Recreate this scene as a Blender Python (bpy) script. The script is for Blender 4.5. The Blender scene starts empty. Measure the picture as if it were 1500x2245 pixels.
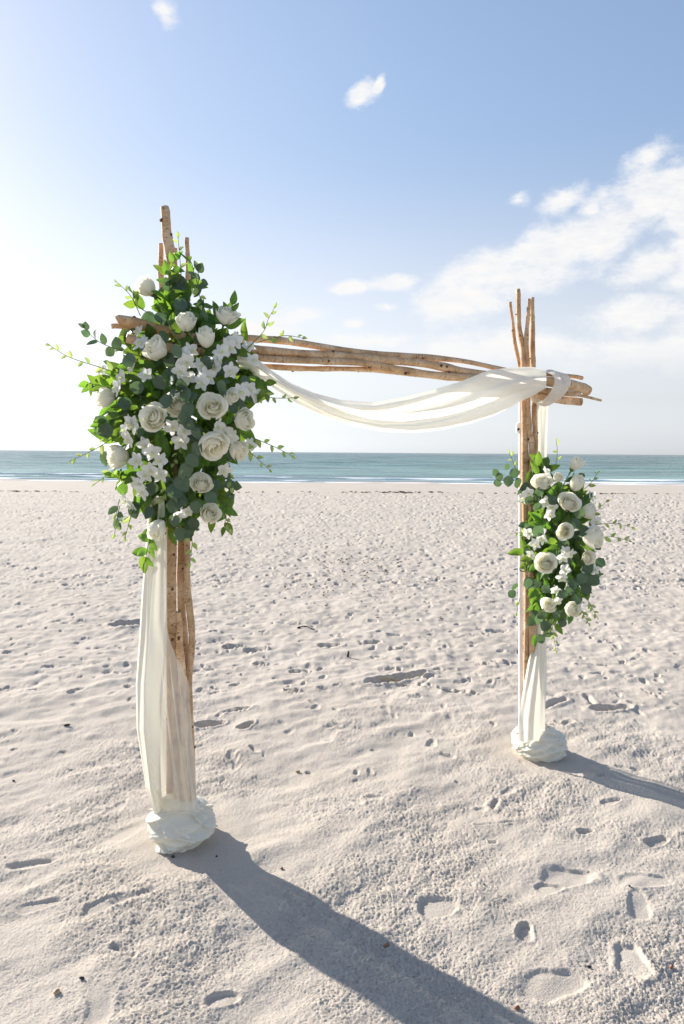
import bpy, bmesh, math, random
import numpy as np
from mathutils import Vector, Matrix, Quaternion
random.seed(7)
rng = np.random.default_rng(11)
SC = bpy.context.scene
COL = SC.collection

# ------------------------------------------------------------------ camera
CAM_H, FPX = 1.6, 1500.0
cam_d = bpy.data.cameras.new('camera')
cam_d.sensor_fit = 'HORIZONTAL'; cam_d.sensor_width = 36.0; cam_d.lens = 36.0 * FPX / 1500.0
cam_d.clip_start = 0.05; cam_d.clip_end = 60000.0
cam = bpy.data.objects.new('camera', cam_d); COL.objects.link(cam)
CAM_ROT = Matrix.Rotation(math.radians(90) - math.atan(130.5 / FPX), 3, 'X') @ Matrix.Rotation(math.radians(0.42), 3, 'Z')
cam.matrix_world = Matrix.Translation((0, 0, CAM_H)) @ CAM_ROT.to_4x4()
SC.camera = cam

# ------------------------------------------------------------------ light and sky
SUN_AZ, SUN_EL = -50.0, 23.0          # degrees from +Y (negative: to the left), elevation
sun_dir = Vector((math.sin(math.radians(SUN_AZ)) * math.cos(math.radians(SUN_EL)),
                  math.cos(math.radians(SUN_AZ)) * math.cos(math.radians(SUN_EL)), math.sin(math.radians(SUN_EL))))
sl = bpy.data.lights.new('sun', 'SUN'); sl.energy = 4.1; sl.angle = math.radians(0.55); sl.color = (1.0, 0.94, 0.86)
so = bpy.data.objects.new('sun', sl); COL.objects.link(so)
so.rotation_euler = (-sun_dir).to_track_quat('-Z', 'Y').to_euler()
SC.view_settings.view_transform = 'Standard'; SC.view_settings.look = 'None'
SC.view_settings.gamma = 1.0; SC.view_settings.use_curve_mapping = False
SC.view_settings.exposure = 1.10
SKY_STRENGTH = 0.14
CLOUD_WHITE = 0.46                    # radiance of sunlit cloud

def ray(px, py):
    return CAM_ROT @ Vector(((px - 750) / FPX, -(py - 1122.5) / FPX, -1.0))
def P(px, py, Y):                      # the point of the world seen at a photograph pixel, Y metres in front
    d = ray(px, py); s = Y / d.y
    return Vector((d.x * s, Y, CAM_H + d.z * s))
def G(px, py, z=0.0):                  # the ground point seen there
    d = ray(px, py); s = (z - CAM_H) / d.z
    return Vector((d.x * s, d.y * s, z))

# photo clouds: px, py, half width, half height, tilt (deg), weight
CLOUDS = [(1010, 655, 105, 55, 15, 1.0), (1070, 595, 130, 48, 22, 1.0), (1200, 548, 150, 50, 12, 1.0), (1150, 615, 160, 42, 6, .85),
          (1340, 500, 130, 62, 22, 1.0), (1440, 430, 85, 68, 30, 1.0), (1420, 345, 50, 26, 20, .8), (1540, 455, 100, 85, 30, 1.0),
          (1430, 580, 90, 36, 8, .95), (1560, 560, 130, 90, 10, 1.0), (1410, 685, 165, 40, 0, .95), (1620, 690, 180, 60, 0, 1.0),
          (1130, 765, 300, 42, 0, .8), (1400, 775, 240, 44, 0, .8), (1650, 790, 250, 60, 0, .9), (650, 692, 75, 24, 4, .92),
          (860, 625, 46, 17, 5, .92), (750, 632, 48, 14, 4, .88), (845, 676, 30, 9, 0, .88), (775, 708, 28, 11, 0, .85), (796, 210, 33, 18, 24, .95), (836, 186, 18, 8, 35, .85),
          (1135, 434, 36, 14, 0, .72), (1215, 442, 52, 24, 20, .72), (1290, 460, 34, 15, 10, .82), (365, 18, 26, 22, -40, .66),
          (800, 745, 160, 22, 2, .8), (560, 720, 90, 20, 0, .8),
          (2000, 540, 300, 120, 10, .9), (2500, 700, 420, 90, 0, .9)]

def mixc(N, L, fac, a, b, mode='MIX'):
    x = N('ShaderNodeMix'); x.data_type = 'RGBA'; x.blend_type = mode
    for s, v in ((x.inputs[0], fac), (x.inputs[6], a), (x.inputs[7], b)):
        if isinstance(v, (int, float)): s.default_value = v
        elif isinstance(v, tuple): s.default_value = (*v, 1)
        else: L(v, s)
    return x.outputs[2]

world = bpy.data.worlds.new('World'); SC.world = world; world.use_nodes = True
def build_world():
    nt = world.node_tree; nt.nodes.clear(); N = nt.nodes.new; L = nt.links.new
    out = N('ShaderNodeOutputWorld')
    sky = N('ShaderNodeTexSky'); sky.sky_type = 'NISHITA'; sky.sun_disc = False
    sky.sun_elevation = math.radians(SUN_EL); sky.sun_rotation = math.radians(SUN_AZ)
    sky.altitude = 0; sky.air_density = 1.0; sky.dust_density = 0.5; sky.ozone_density = 2.5
    bg = N('ShaderNodeBackground'); bg.inputs['Strength'].default_value = SKY_STRENGTH
    tc = N('ShaderNodeTexCoord'); sep = N('ShaderNodeSeparateXYZ'); L(tc.outputs['Generated'], sep.inputs[0])
    def m(op, a, b=None, c=None):
        n = N('ShaderNodeMath'); n.operation = op
        for i, v in enumerate((a, b, c)):
            if v is None: continue
            if isinstance(v, (int, float)): n.inputs[i].default_value = v
            else: L(v, n.inputs[i])
        return n.outputs[0]
    az = m('ARCTAN2', sep.outputs[0], sep.outputs[1]); el = m('ARCSINE', sep.outputs[2])
    # sea haze: the low sky loses its colour
    sat = N('ShaderNodeMapRange'); sat.interpolation_type = 'SMOOTHSTEP'; L(el, sat.inputs[0])
    sat.inputs[1].default_value = 0.0; sat.inputs[2].default_value = 0.42; sat.inputs[3].default_value = 0.05; sat.inputs[4].default_value = 1.0
    hs = N('ShaderNodeHueSaturation'); L(sky.outputs[0], hs.inputs['Color']); L(sat.outputs[0], hs.inputs['Saturation'])
    hzc = mixc(N, L, m('MULTIPLY', m('SUBTRACT', 1.0, sat.outputs[0]), 1.0), hs.outputs[0], mixc(N, L, 1.0, hs.outputs[0], (.93, 1.0, 1.07), 'MULTIPLY'))
    lift = N('ShaderNodeMapRange'); lift.interpolation_type = 'SMOOTHSTEP'; L(el, lift.inputs[0])
    lift.inputs[1].default_value = 0.0; lift.inputs[2].default_value = 0.55; lift.inputs[3].default_value = 0.78; lift.inputs[4].default_value = 1.0
    L(lift.outputs[0], hs.inputs['Value'])
    hzc = mixc(N, L, sat.outputs[0], hzc, mixc(N, L, 1.0, hzc, (1.10, 1.0, 1.02), 'MULTIPLY'))
    # the bright part of the sky rolls off softly: c / (1 + c / k), the same in every direction
    s3 = N('ShaderNodeVectorMath'); s3.operation = 'MULTIPLY_ADD'; L(hzc, s3.inputs[0]); s3.inputs[1].default_value = (1 / 8,) * 3; s3.inputs[2].default_value = (1, 1, 1)
    dv = N('ShaderNodeVectorMath'); dv.operation = 'DIVIDE'; L(hzc, dv.inputs[0]); L(s3.outputs[0], dv.inputs[1])
    L(dv.outputs[0], bg.inputs['Color'])
    vec = N('ShaderNodeCombineXYZ'); L(az, vec.inputs[0]); L(m('MULTIPLY', el, 1.7), vec.inputs[1])
    def noise(scale, det, rough, w=0.0):
        n = N('ShaderNodeTexNoise'); n.noise_dimensions = '4D'; n.inputs['Scale'].default_value = scale; n.inputs['W'].default_value = w
        n.inputs['Detail'].default_value = det; n.inputs['Roughness'].default_value = rough; L(vec.outputs[0], n.inputs['Vector'])
        return n
    nz = noise(11.0, 10, 0.66).outputs['Fac']
    wx = m('MULTIPLY', m('SUBTRACT', noise(7.0, 4, 0.55, 3.0).outputs['Fac'], 0.5), 0.055)
    wy = m('MULTIPLY', m('SUBTRACT', noise(7.0, 4, 0.55, 9.0).outputs['Fac'], 0.5), 0.04)
    azw = m('ADD', az, wx); elw = m('ADD', el, wy)
    field = None
    for (px, py, a, b, tilt, w) in CLOUDS:
        d = ray(px, py).normalized()
        ca, ce = math.atan2(d.x, d.y), math.asin(d.z)
        k = math.hypot((px - 750) / FPX, 1) 
        ha, hb = a / FPX / k * 1.0, b / FPX / k * 1.0
        t = math.radians(tilt)
        dx = m('SUBTRACT', azw, ca); dy = m('SUBTRACT', elw, ce)
        u = m('ADD', m('MULTIPLY', dx, math.cos(t) / ha), m('MULTIPLY', dy, math.sin(t) / ha))
        v = m('ADD', m('MULTIPLY', dx, -math.sin(t) / hb), m('MULTIPLY', dy, math.cos(t) / hb))
        q = m('SQRT', m('ADD', m('MULTIPLY', u, u), m('MULTIPLY', v, v)))
        f = m('MULTIPLY', m('SUBTRACT', 1.45, q), w)
        field = f if field is None else m('SMOOTH_MAX', field, f, 0.15)
    dens = m('ADD', field, m('MULTIPLY', m('SUBTRACT', nz, 0.5), 3.1))
    mr = N('ShaderNodeMapRange'); mr.interpolation_type = 'SMOOTHSTEP'
    L(dens, mr.inputs[0]); mr.inputs[1].default_value = 0.16; mr.inputs[2].default_value = 1.0; mr.inputs[3].default_value = 0; mr.inputs[4].default_value = 0.94
    # clouds thin out into the haze near the horizon
    hz = N('ShaderNodeMapRange'); hz.interpolation_type = 'SMOOTHSTEP'; L(el, hz.inputs[0])
    hz.inputs[1].default_value = 0.085; hz.inputs[2].default_value = 0.16; hz.inputs[3].default_value = 0.12; hz.inputs[4].default_value = 1.0
    st = N('ShaderNodeTexNoise'); st.inputs['Scale'].default_value = 26; st.inputs['Detail'].default_value = 8; st.inputs['Roughness'].default_value = 0.7
    sv = N('ShaderNodeCombineXYZ'); L(m('ADD', m('MULTIPLY', az, 0.8), m('MULTIPLY', el, 0.35)), sv.inputs[0]); L(m('MULTIPLY', el, 2.4), sv.inputs[1]); L(sv.outputs[0], st.inputs['Vector'])
    wisp = N('ShaderNodeMapRange'); L(st.outputs['Fac'], wisp.inputs[0]); wisp.inputs[1].default_value = .3; wisp.inputs[2].default_value = .62; wisp.inputs[3].default_value = .68; wisp.inputs[4].default_value = 1.08
    alpha = m('MULTIPLY', m('MULTIPLY', mr.outputs[0], hz.outputs[0]), wisp.outputs[0]); alpha = m('MINIMUM', alpha, 1.0)
    cr = N('ShaderNodeValToRGB'); L(dens, cr.inputs[0])
    cr.color_ramp.elements[0].position = 0.3; cr.color_ramp.elements[0].color = (.93, .96, 1.0, 1)
    cr.color_ramp.elements[1].position = 1.0; cr.color_ramp.elements[1].color = (1.0, .985, .97, 1)
    cbg = N('ShaderNodeBackground'); L(cr.outputs[0], cbg.inputs['Color']); cbg.inputs['Strength'].default_value = CLOUD_WHITE
    mix = N('ShaderNodeMixShader'); L(alpha, mix.inputs[0]); L(bg.outputs[0], mix.inputs[1]); L(cbg.outputs[0], mix.inputs[2])
    L(mix.outputs[0], out.inputs['Surface'])
build_world()

# ------------------------------------------------------------------ helpers
WORLD = {}
def mesh_of(name, verts, faces, mats=(), smooth=True, uvs=None, mat_idx=None):
    me = bpy.data.meshes.new(name)
    me.from_pydata([tuple(v) for v in verts], [], [tuple(f) for f in faces])
    for mm in mats: me.materials.append(mm)
    if uvs is not None:
        lay = me.uv_layers.new(name='UVMap')
        li = np.empty(len(me.loops), dtype=np.int32); me.loops.foreach_get('vertex_index', li)
        lay.data.foreach_set('uv', np.asarray(uvs, dtype=np.float32)[li].ravel())
    if mat_idx is not None: me.polygons.foreach_set('material_index', mat_idx)
    if smooth: me.polygons.foreach_set('use_smooth', [mat_idx is None or mats[0] is not M.get('bark') or mat_idx[i] == 0 for i in range(len(me.polygons))])
    me.update()
    return me
def link(name, data, parent=None, mw=None, **props):
    o = bpy.data.objects.new(name, data); COL.objects.link(o)
    mw = Matrix.Identity(4) if mw is None else mw
    WORLD[o] = mw
    if parent is not None:
        o.parent = parent; o.matrix_local = WORLD[parent].inverted() @ mw
    else:
        o.matrix_local = mw
    for k, v in props.items(): o[k] = v
    return o
def thing(name, loc, label, cat, **props):
    return link(name, None, None, Matrix.Translation(loc), label=label, category=cat, **props)
def catmull(pts, n):
    pts = [Vector(p) for p in pts]
    if len(pts) == 2: return [pts[0].lerp(pts[1], i / n) for i in range(n + 1)]
    out = []; m_ = len(pts) - 1
    for k in range(n + 1):
        t = k / n * m_; i = min(int(t), m_ - 1); f = t - i
        p0 = pts[i - 1] if i > 0 else pts[i] * 2 - pts[i + 1]
        p1, p2 = pts[i], pts[i + 1]
        p3 = pts[i + 2] if i + 2 <= m_ else pts[i + 1] * 2 - pts[i]
        out.append(0.5 * ((2 * p1) + (p2 - p0) * f + (2 * p0 - 5 * p1 + 4 * p2 - p3) * f * f + (3 * p1 - p0 - 3 * p2 + p3) * f ** 3))
    return out
def interp(xs, ys, x): return float(np.interp(x, xs, ys))
def tube_geo(path, rad, sides=10, cap=True):
    """verts, faces, uvs of a tube; rad: list or function of (i, angle)."""
    V, F, U = [], [], []
    n = len(path); length = 0; ref = None
    for i, p in enumerate(path):
        t = (path[min(i + 1, n - 1)] - path[max(i - 1, 0)]).normalized()
        if ref is None:
            ref = t.orthogonal().normalized()
        ref = (ref - t * ref.dot(t)).normalized(); b = t.cross(ref)
        if i: length += (p - path[i - 1]).length
        for s in range(sides + 1):
            a = 2 * math.pi * s / sides
            r = rad(i, a) if callable(rad) else rad[i]
            if s == sides: r = rad(i, 0) if callable(rad) else rad[i]
            V.append(p + (ref * math.cos(a) + b * math.sin(a)) * r); U.append((s / sides, length))
    w = sides + 1
    for i in range(n - 1):
        for s in range(sides):
            F.append((i * w + s, i * w + s + 1, (i + 1) * w + s + 1, (i + 1) * w + s))
    if cap:
        for row, flip in ((0, True), (n - 1, False)):
            V.append(path[row]); U.append((0.5, 0.0 if row == 0 else length)); c = len(V) - 1
            for s in range(sides):
                f = (row * w + s, row * w + s + 1, c)
                F.append(f[::-1] if flip else f)
    return V, F, U
def grid_faces(nu, nv):
    return [(i * (nv + 1) + j, i * (nv + 1) + j + 1, (i + 1) * (nv + 1) + j + 1, (i + 1) * (nv + 1) + j) for i in range(nu) for j in range(nv)]
def frame(origin, tip, normal, scale=1.0):   # x: across, y: along the tip, z: the normal
    y = Vector(tip).normalized(); z = Vector(normal); z = (z - y * z.dot(y))
    if z.length < 1e-4: z = y.orthogonal()
    z.normalize(); x = y.cross(z)
    s = scale if isinstance(scale, (tuple, list)) else (scale,) * 3
    return Matrix.Translation(origin) @ Matrix((x, y, z)).transposed().to_4x4() @ Matrix.Diagonal((s[0], s[1], s[2], 1))

# numpy gradient noise ------------------------------------------------
_perm = rng.permutation(512).astype(np.int64); _perm = np.concatenate([_perm, _perm, _perm])
_ang = rng.random(512) * 2 * np.pi; _gx, _gy = np.cos(_ang), np.sin(_ang)
def pnoise(x, y):
    xi = np.floor(x).astype(np.int64); yi = np.floor(y).astype(np.int64); xf = x - xi; yf = y - yi
    u = xf * xf * xf * (xf * (xf * 6 - 15) + 10); v = yf * yf * yf * (yf * (yf * 6 - 15) + 10)
    def g(ix, iy, dx, dy):
        h = _perm[(_perm[ix & 511] + iy) & 511]; return _gx[h] * dx + _gy[h] * dy
    a = g(xi, yi, xf, yf); b = g(xi + 1, yi, xf - 1, yf); c = g(xi, yi + 1, xf, yf - 1); d = g(xi + 1, yi + 1, xf - 1, yf - 1)
    return (a + u * (b - a) + v * ((c + u * (d - c)) - (a + u * (b - a)))) * 1.5
def fbm(x, y, o=4, g=0.5):
    t = 0; a = 1.0; f = 1.0
    for k in range(o):
        t = t + a * pnoise(x * f + 17.3 * k, y * f - 9.1 * k); a *= g; f *= 2.03
    return t
def sstep(a, b, x):
    t = np.clip((x - a) / (b - a), 0, 1); return t * t * (3 - 2 * t)

# ------------------------------------------------------------------ materials
def new_mat(name):
    m_ = bpy.data.materials.new(name); m_.use_nodes = True; nt = m_.node_tree; nt.nodes.clear()
    return m_, nt, nt.nodes.new, nt.links.new
def out_of(N, L, sock):
    o = N('ShaderNodeOutputMaterial'); L(sock, o.inputs['Surface']); return o
def bsdf(N, rough, spec=0.3):
    b = N('ShaderNodeBsdfPrincipled'); b.inputs['Roughness'].default_value = rough
    b.inputs['Specular IOR Level'].default_value = spec; return b
def ramp(N, L, fac, stops):
    r = N('ShaderNodeValToRGB'); L(fac, r.inputs[0]); e = r.color_ramp.elements
    while len(e) < len(stops): e.new(0.5)
    for el_, (p, c) in zip(e, stops): el_.position = p; el_.color = (*c, 1)
    return r.outputs[0]
def texn(N, L, vec, scale, det=5, rough=0.55):
    n = N('ShaderNodeTexNoise'); n.inputs['Scale'].default_value = scale; n.inputs['Detail'].default_value = det
    n.inputs['Roughness'].default_value = rough
    if vec is not None: L(vec, n.inputs['Vector'])
    return n.outputs['Fac']
def bump(N, L, h, strength, dist, nrm=None):
    b = N('ShaderNodeBump'); b.inputs['Strength'].default_value = strength; b.inputs['Distance'].default_value = dist
    L(h, b.inputs['Height'])
    if nrm is not None: L(nrm, b.inputs['Normal'])
    return b.outputs[0]
def mat_sand():
    m_, nt, N, L = new_mat('sand')
    g = N('ShaderNodeNewGeometry'); pos = g.outputs['Position']
    c1 = ramp(N, L, texn(N, L, pos, 1.3, 4), [(0.3, (.515, .455, .382)), (0.7, (.57, .508, .432))])
    sp = ramp(N, L, texn(N, L, pos, 330, 2, .7), [(0.30, (.62, .58, .55)), (0.48, (1, 1, 1)), (0.66, (1.0, 1.0, 1.0)), (0.78, (1.12, 1.12, 1.12))])
    c = mixc(N, L, 1.0, c1, sp, 'MULTIPLY')
    sh = ramp(N, L, texn(N, L, pos, 120, 2, .6), [(0.66, (1, 1, 1)), (0.74, (.80, .68, .58))])
    c = mixc(N, L, 0.5, c, sh, 'MULTIPLY')
    b = bsdf(N, 0.95, 0.15); L(c, b.inputs['Base Color'])
    n1 = bump(N, L, texn(N, L, pos, 160, 3, .7), 0.55, 0.006)
    n2 = bump(N, L, texn(N, L, pos, 480, 2, .7), 0.5, 0.002, n1)
    L(n2, b.inputs['Normal']); out_of(N, L, b.outputs[0]); return m_
def mat_sea():
    m_, nt, N, L = new_mat('sea_water')
    g = N('ShaderNodeNewGeometry'); pos = g.outputs['Position']
    sep = N('ShaderNodeSeparateXYZ'); L(pos, sep.inputs[0])
    mp = N('ShaderNodeMapping'); mp.inputs['Scale'].default_value = (0.25, 1.0, 1.0); L(pos, mp.inputs['Vector'])
    lg = N('ShaderNodeMath'); lg.operation = 'LOGARITHM'; lg.inputs[1].default_value = 10; L(sep.outputs[1], lg.inputs[0])
    mr = N('ShaderNodeMapRange'); L(lg.outputs[0], mr.inputs[0]); mr.inputs[1].default_value = 1.6; mr.inputs[2].default_value = 3.3
    c = ramp(N, L, mr.outputs[0], [(0.0, (.22, .34, .31)), (0.12, (.13, .265, .235)), (0.5, (.07, .165, .155)), (1.0, (.035, .095, .105))])
    wave_shade = ramp(N, L, texn(N, L, mp.outputs[0], 0.10, 8, .68), [(0.40, (.45, .55, .60)), (0.58, (1.25, 1.2, 1.18))])  # wave shading painted into the water colour as dark and light flecks
    c = mixc(N, L, 1.0, c, wave_shade, 'MULTIPLY')
    b = bsdf(N, 0.25, 0.36); L(c, b.inputs['Base Color']); b.inputs['IOR'].default_value = 1.333
    n1 = bump(N, L, texn(N, L, mp.outputs[0], 0.5, 6, .65), 1.0, 0.55)
    n2 = bump(N, L, texn(N, L, mp.outputs[0], 3.0, 5, .6), 0.9, 0.10, n1)
    L(n2, b.inputs['Normal']); out_of(N, L, b.outputs[0]); return m_
def mat_foam():
    m_, nt, N, L = new_mat('foam')
    b = bsdf(N, 0.8, 0.2); b.inputs['Base Color'].default_value = (.82, .84, .84, 1); out_of(N, L, b.outputs[0]); return m_
def mat_bark(name, dark, light, red):
    m_, nt, N, L = new_mat(name)
    uv = N('ShaderNodeUVMap'); tc = N('ShaderNodeTexCoord')
    oi = N('ShaderNodeObjectInfo')
    mp = N('ShaderNodeMapping'); mp.inputs['Scale'].default_value = (3.0, 60.0, 1.0); L(uv.outputs[0], mp.inputs['Vector'])
    off = N('ShaderNodeVectorMath'); off.operation = 'ADD'; L(mp.outputs[0], off.inputs[0])
    cmb = N('ShaderNodeCombineXYZ'); mul = N('ShaderNodeMath'); mul.operation = 'MULTIPLY'; mul.inputs[1].default_value = 80
    L(oi.outputs['Random'], mul.inputs[0]); L(mul.outputs[0], cmb.inputs[1]); L(mul.outputs[0], cmb.inputs[2]); L(cmb.outputs[0], off.inputs[1])
    rings = texn(N, L, off.outputs[0], 1.0, 5, .65)
    blot = texn(N, L, tc.outputs['Object'], 14, 5, .6)
    c = ramp(N, L, blot, [(0.32, dark), (0.5, red), (0.68, light)])
    r2 = ramp(N, L, rings, [(0.32, (.34, .27, .22)), (0.43, (1, 1, 1)), (0.62, (1, 1, 1)), (0.72, (1.2, 1.2, 1.2))])
    c = mixc(N, L, 0.85, c, r2, 'MULTIPLY')
    spk = ramp(N, L, texn(N, L, off.outputs[0], 2.6, 3, .6), [(0.33, (.38, .29, .22)), (0.43, (1, 1, 1))])
    c = mixc(N, L, 0.8, c, spk, 'MULTIPLY')
    v = N('ShaderNodeMapRange'); L(oi.outputs['Random'], v.inputs[0]); v.inputs[3].default_value = 0.85; v.inputs[4].default_value = 1.15
    hsv = N('ShaderNodeHueSaturation'); L(c, hsv.inputs['Color']); L(v.outputs[0], hsv.inputs['Value'])
    b = bsdf(N, 0.75, 0.25); L(hsv.outputs[0], b.inputs['Base Color'])
    n1 = bump(N, L, rings, 0.45, 0.004); n2 = bump(N, L, blot, 0.4, 0.006, n1)
    L(n2, b.inputs['Normal']); out_of(N, L, b.outputs[0]); return m_
def mat_plain(name, col, rough=0.7, spec=0.3, var=0.0, nscale=30):
    m_, nt, N, L = new_mat(name)
    tc = N('ShaderNodeTexCoord'); b = bsdf(N, rough, spec)
    f = texn(N, L, tc.outputs['Object'], nscale, 4, .6)
    d = tuple(c * (1 - var) for c in col); l = tuple(c * (1 + var) for c in col)
    L(ramp(N, L, f, [(0.3, d), (0.7, l)]), b.inputs['Base Color'])
    out_of(N, L, b.outputs[0]); return m_
def mat_thin(name, front, trans, tfac, rough=0.5, spec=0.3, hue=0.0, val=0.15, clear=0.0, veins=None, nz=18, weave=False):
    """thin translucent sheet: leaf, petal, cloth"""
    m_, nt, N, L = new_mat(name)
    tc = N('ShaderNodeTexCoord'); oi = N('ShaderNodeObjectInfo')
    f = texn(N, L, tc.outputs['Object'], nz, 3, .6)
    def tint(col):
        c = ramp(N, L, f, [(0.3, tuple(x * (1 - val) for x in col)), (0.7, tuple(x * (1 + val) for x in col))])
        if hue or val:
            h = N('ShaderNodeHueSaturation'); L(c, h.inputs['Color'])
            mr = N('ShaderNodeMapRange'); L(oi.outputs['Random'], mr.inputs[0]); mr.inputs[3].default_value = 0.5 - hue; mr.inputs[4].default_value = 0.5 + hue
            L(mr.outputs[0], h.inputs['Hue'])
            mv = N('ShaderNodeMath'); mv.operation = 'MULTIPLY_ADD'; fr = N('ShaderNodeMath'); fr.operation = 'FRACT'; k = N('ShaderNodeMath'); k.operation = 'MULTIPLY'
            L(oi.outputs['Random'], k.inputs[0]); k.inputs[1].default_value = 7.31; L(k.outputs[0], fr.inputs[0]); L(fr.outputs[0], mv.inputs[0])
            mv.inputs[1].default_value = 2 * val; mv.inputs[2].default_value = 1 - val; L(mv.outputs[0], h.inputs['Value'])
            c = h.outputs[0]
        return c
    b = bsdf(N, rough, spec); L(tint(front), b.inputs['Base Color'])
    if veins:
        uv = N('ShaderNodeUVMap'); w = N('ShaderNodeTexWave'); w.inputs['Scale'].default_value = veins; L(uv.outputs[0], w.inputs['Vector'])
        L(bump(N, L, w.outputs['Fac'], 0.25, 0.002), b.inputs['Normal'])
    if weave:
        L(bump(N, L, texn(N, L, tc.outputs['Object'], 60, 4, .6), 0.25, 0.004), b.inputs['Normal'])
    t = N('ShaderNodeBsdfTranslucent'); L(tint(trans), t.inputs['Color'])
    mx = N('ShaderNodeMixShader'); mx.inputs[0].default_value = tfac; L(b.outputs[0], mx.inputs[1]); L(t.outputs[0], mx.inputs[2])
    s = mx.outputs[0]
    if clear:
        tr = N('ShaderNodeBsdfTransparent'); m2 = N('ShaderNodeMixShader'); m2.inputs[0].default_value = clear
        L(s, m2.inputs[1]); L(tr.outputs[0], m2.inputs[2]); s = m2.outputs[0]
    out_of(N, L, s); return m_

M = dict(
    sand=mat_sand(), sea=mat_sea(), foam=mat_foam(),
    bark=mat_bark('bark', (.45, .28, .15), (.77, .585, .40), (.62, .41, .235)),
    knot=mat_plain('knot_wood', (.13, .072, .045), .85, .2, .35, 60),
    cut=mat_plain('cut_wood', (.50, .36, .22), .8, .2, .2, 40),
    cloth=mat_thin('ivory_chiffon', (.87, .855, .77), (.88, .84, .70), .28, .9, .1, 0, .01, .06),
    swag=mat_thin('ivory_swag', (.88, .87, .81), (.93, .91, .80), .46, .9, .1, 0, .01, .08),
    sheer=mat_thin('sheer_chiffon', (.82, .81, .75), (.88, .86, .76), .38, .9, .1, 0, .01, .55),
    bundle=mat_thin('bundled_chiffon', (.89, .865, .765), (.89, .87, .72), .28, .9, .1, 0, .01, .0, weave=True),
    leaf=mat_thin('leaf', (.036, .092, .019), (.30, .53, .05), .38, .34, .5, .018, .3, veins=9),
    euca=mat_thin('eucalyptus_leaf', (.085, .128, .088), (.18, .31, .10), .26, .5, .35, .012, .25),
    rose=mat_thin('rose_petal', (.94, .925, .845), (.98, .96, .83), .52, .6, .15, 0, .02),
    rosein=mat_thin('rose_heart', (.95, .93, .83), (.98, .96, .80), .52, .6, .15, 0, .03),
    orchid=mat_thin('orchid_petal', (.91, .905, .87), (.95, .94, .88), .42, .55, .2, 0, .02),
    lip=mat_thin('orchid_lip', (.80, .80, .58), (.82, .86, .5), .3, .55, .2, 0, .05),
    bud=mat_thin('green_bud', (.33, .44, .14), (.52, .66, .18), .42, .5, .3, .015, .2),
    stem=mat_plain('stem', (.12, .17, .05), .6, .3, .3, 40),
    calyx=mat_plain('calyx', (.07, .14, .03), .6, .3, .3, 40),
    pole=mat_plain('white_tube', (.80, .80, .78), .4, .4, .02, 10),
    hole=mat_plain('dark_hole', (.03, .03, .035), .4, .5, .1, 10),  # near-black colour standing for the shade inside the clamp hole
    weed=mat_plain('dry_seaweed', (.085, .055, .04), .95, .1, .5, 40),
    twig=mat_plain('dark_twig', (.07, .05, .04), .9, .1, .3, 40),
    straw=mat_plain('dry_straw', (.42, .31, .12), .8, .2, .3, 40),
    shell=mat_plain('shell', (.55, .36, .22), .5, .4, .3, 30),
    rust=mat_plain('rusty_shell', (.33, .15, .09), .6, .3, .3, 30),
    stone=mat_plain('dark_pebble', (.055, .045, .045), .7, .3, .4, 40),
)

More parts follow.
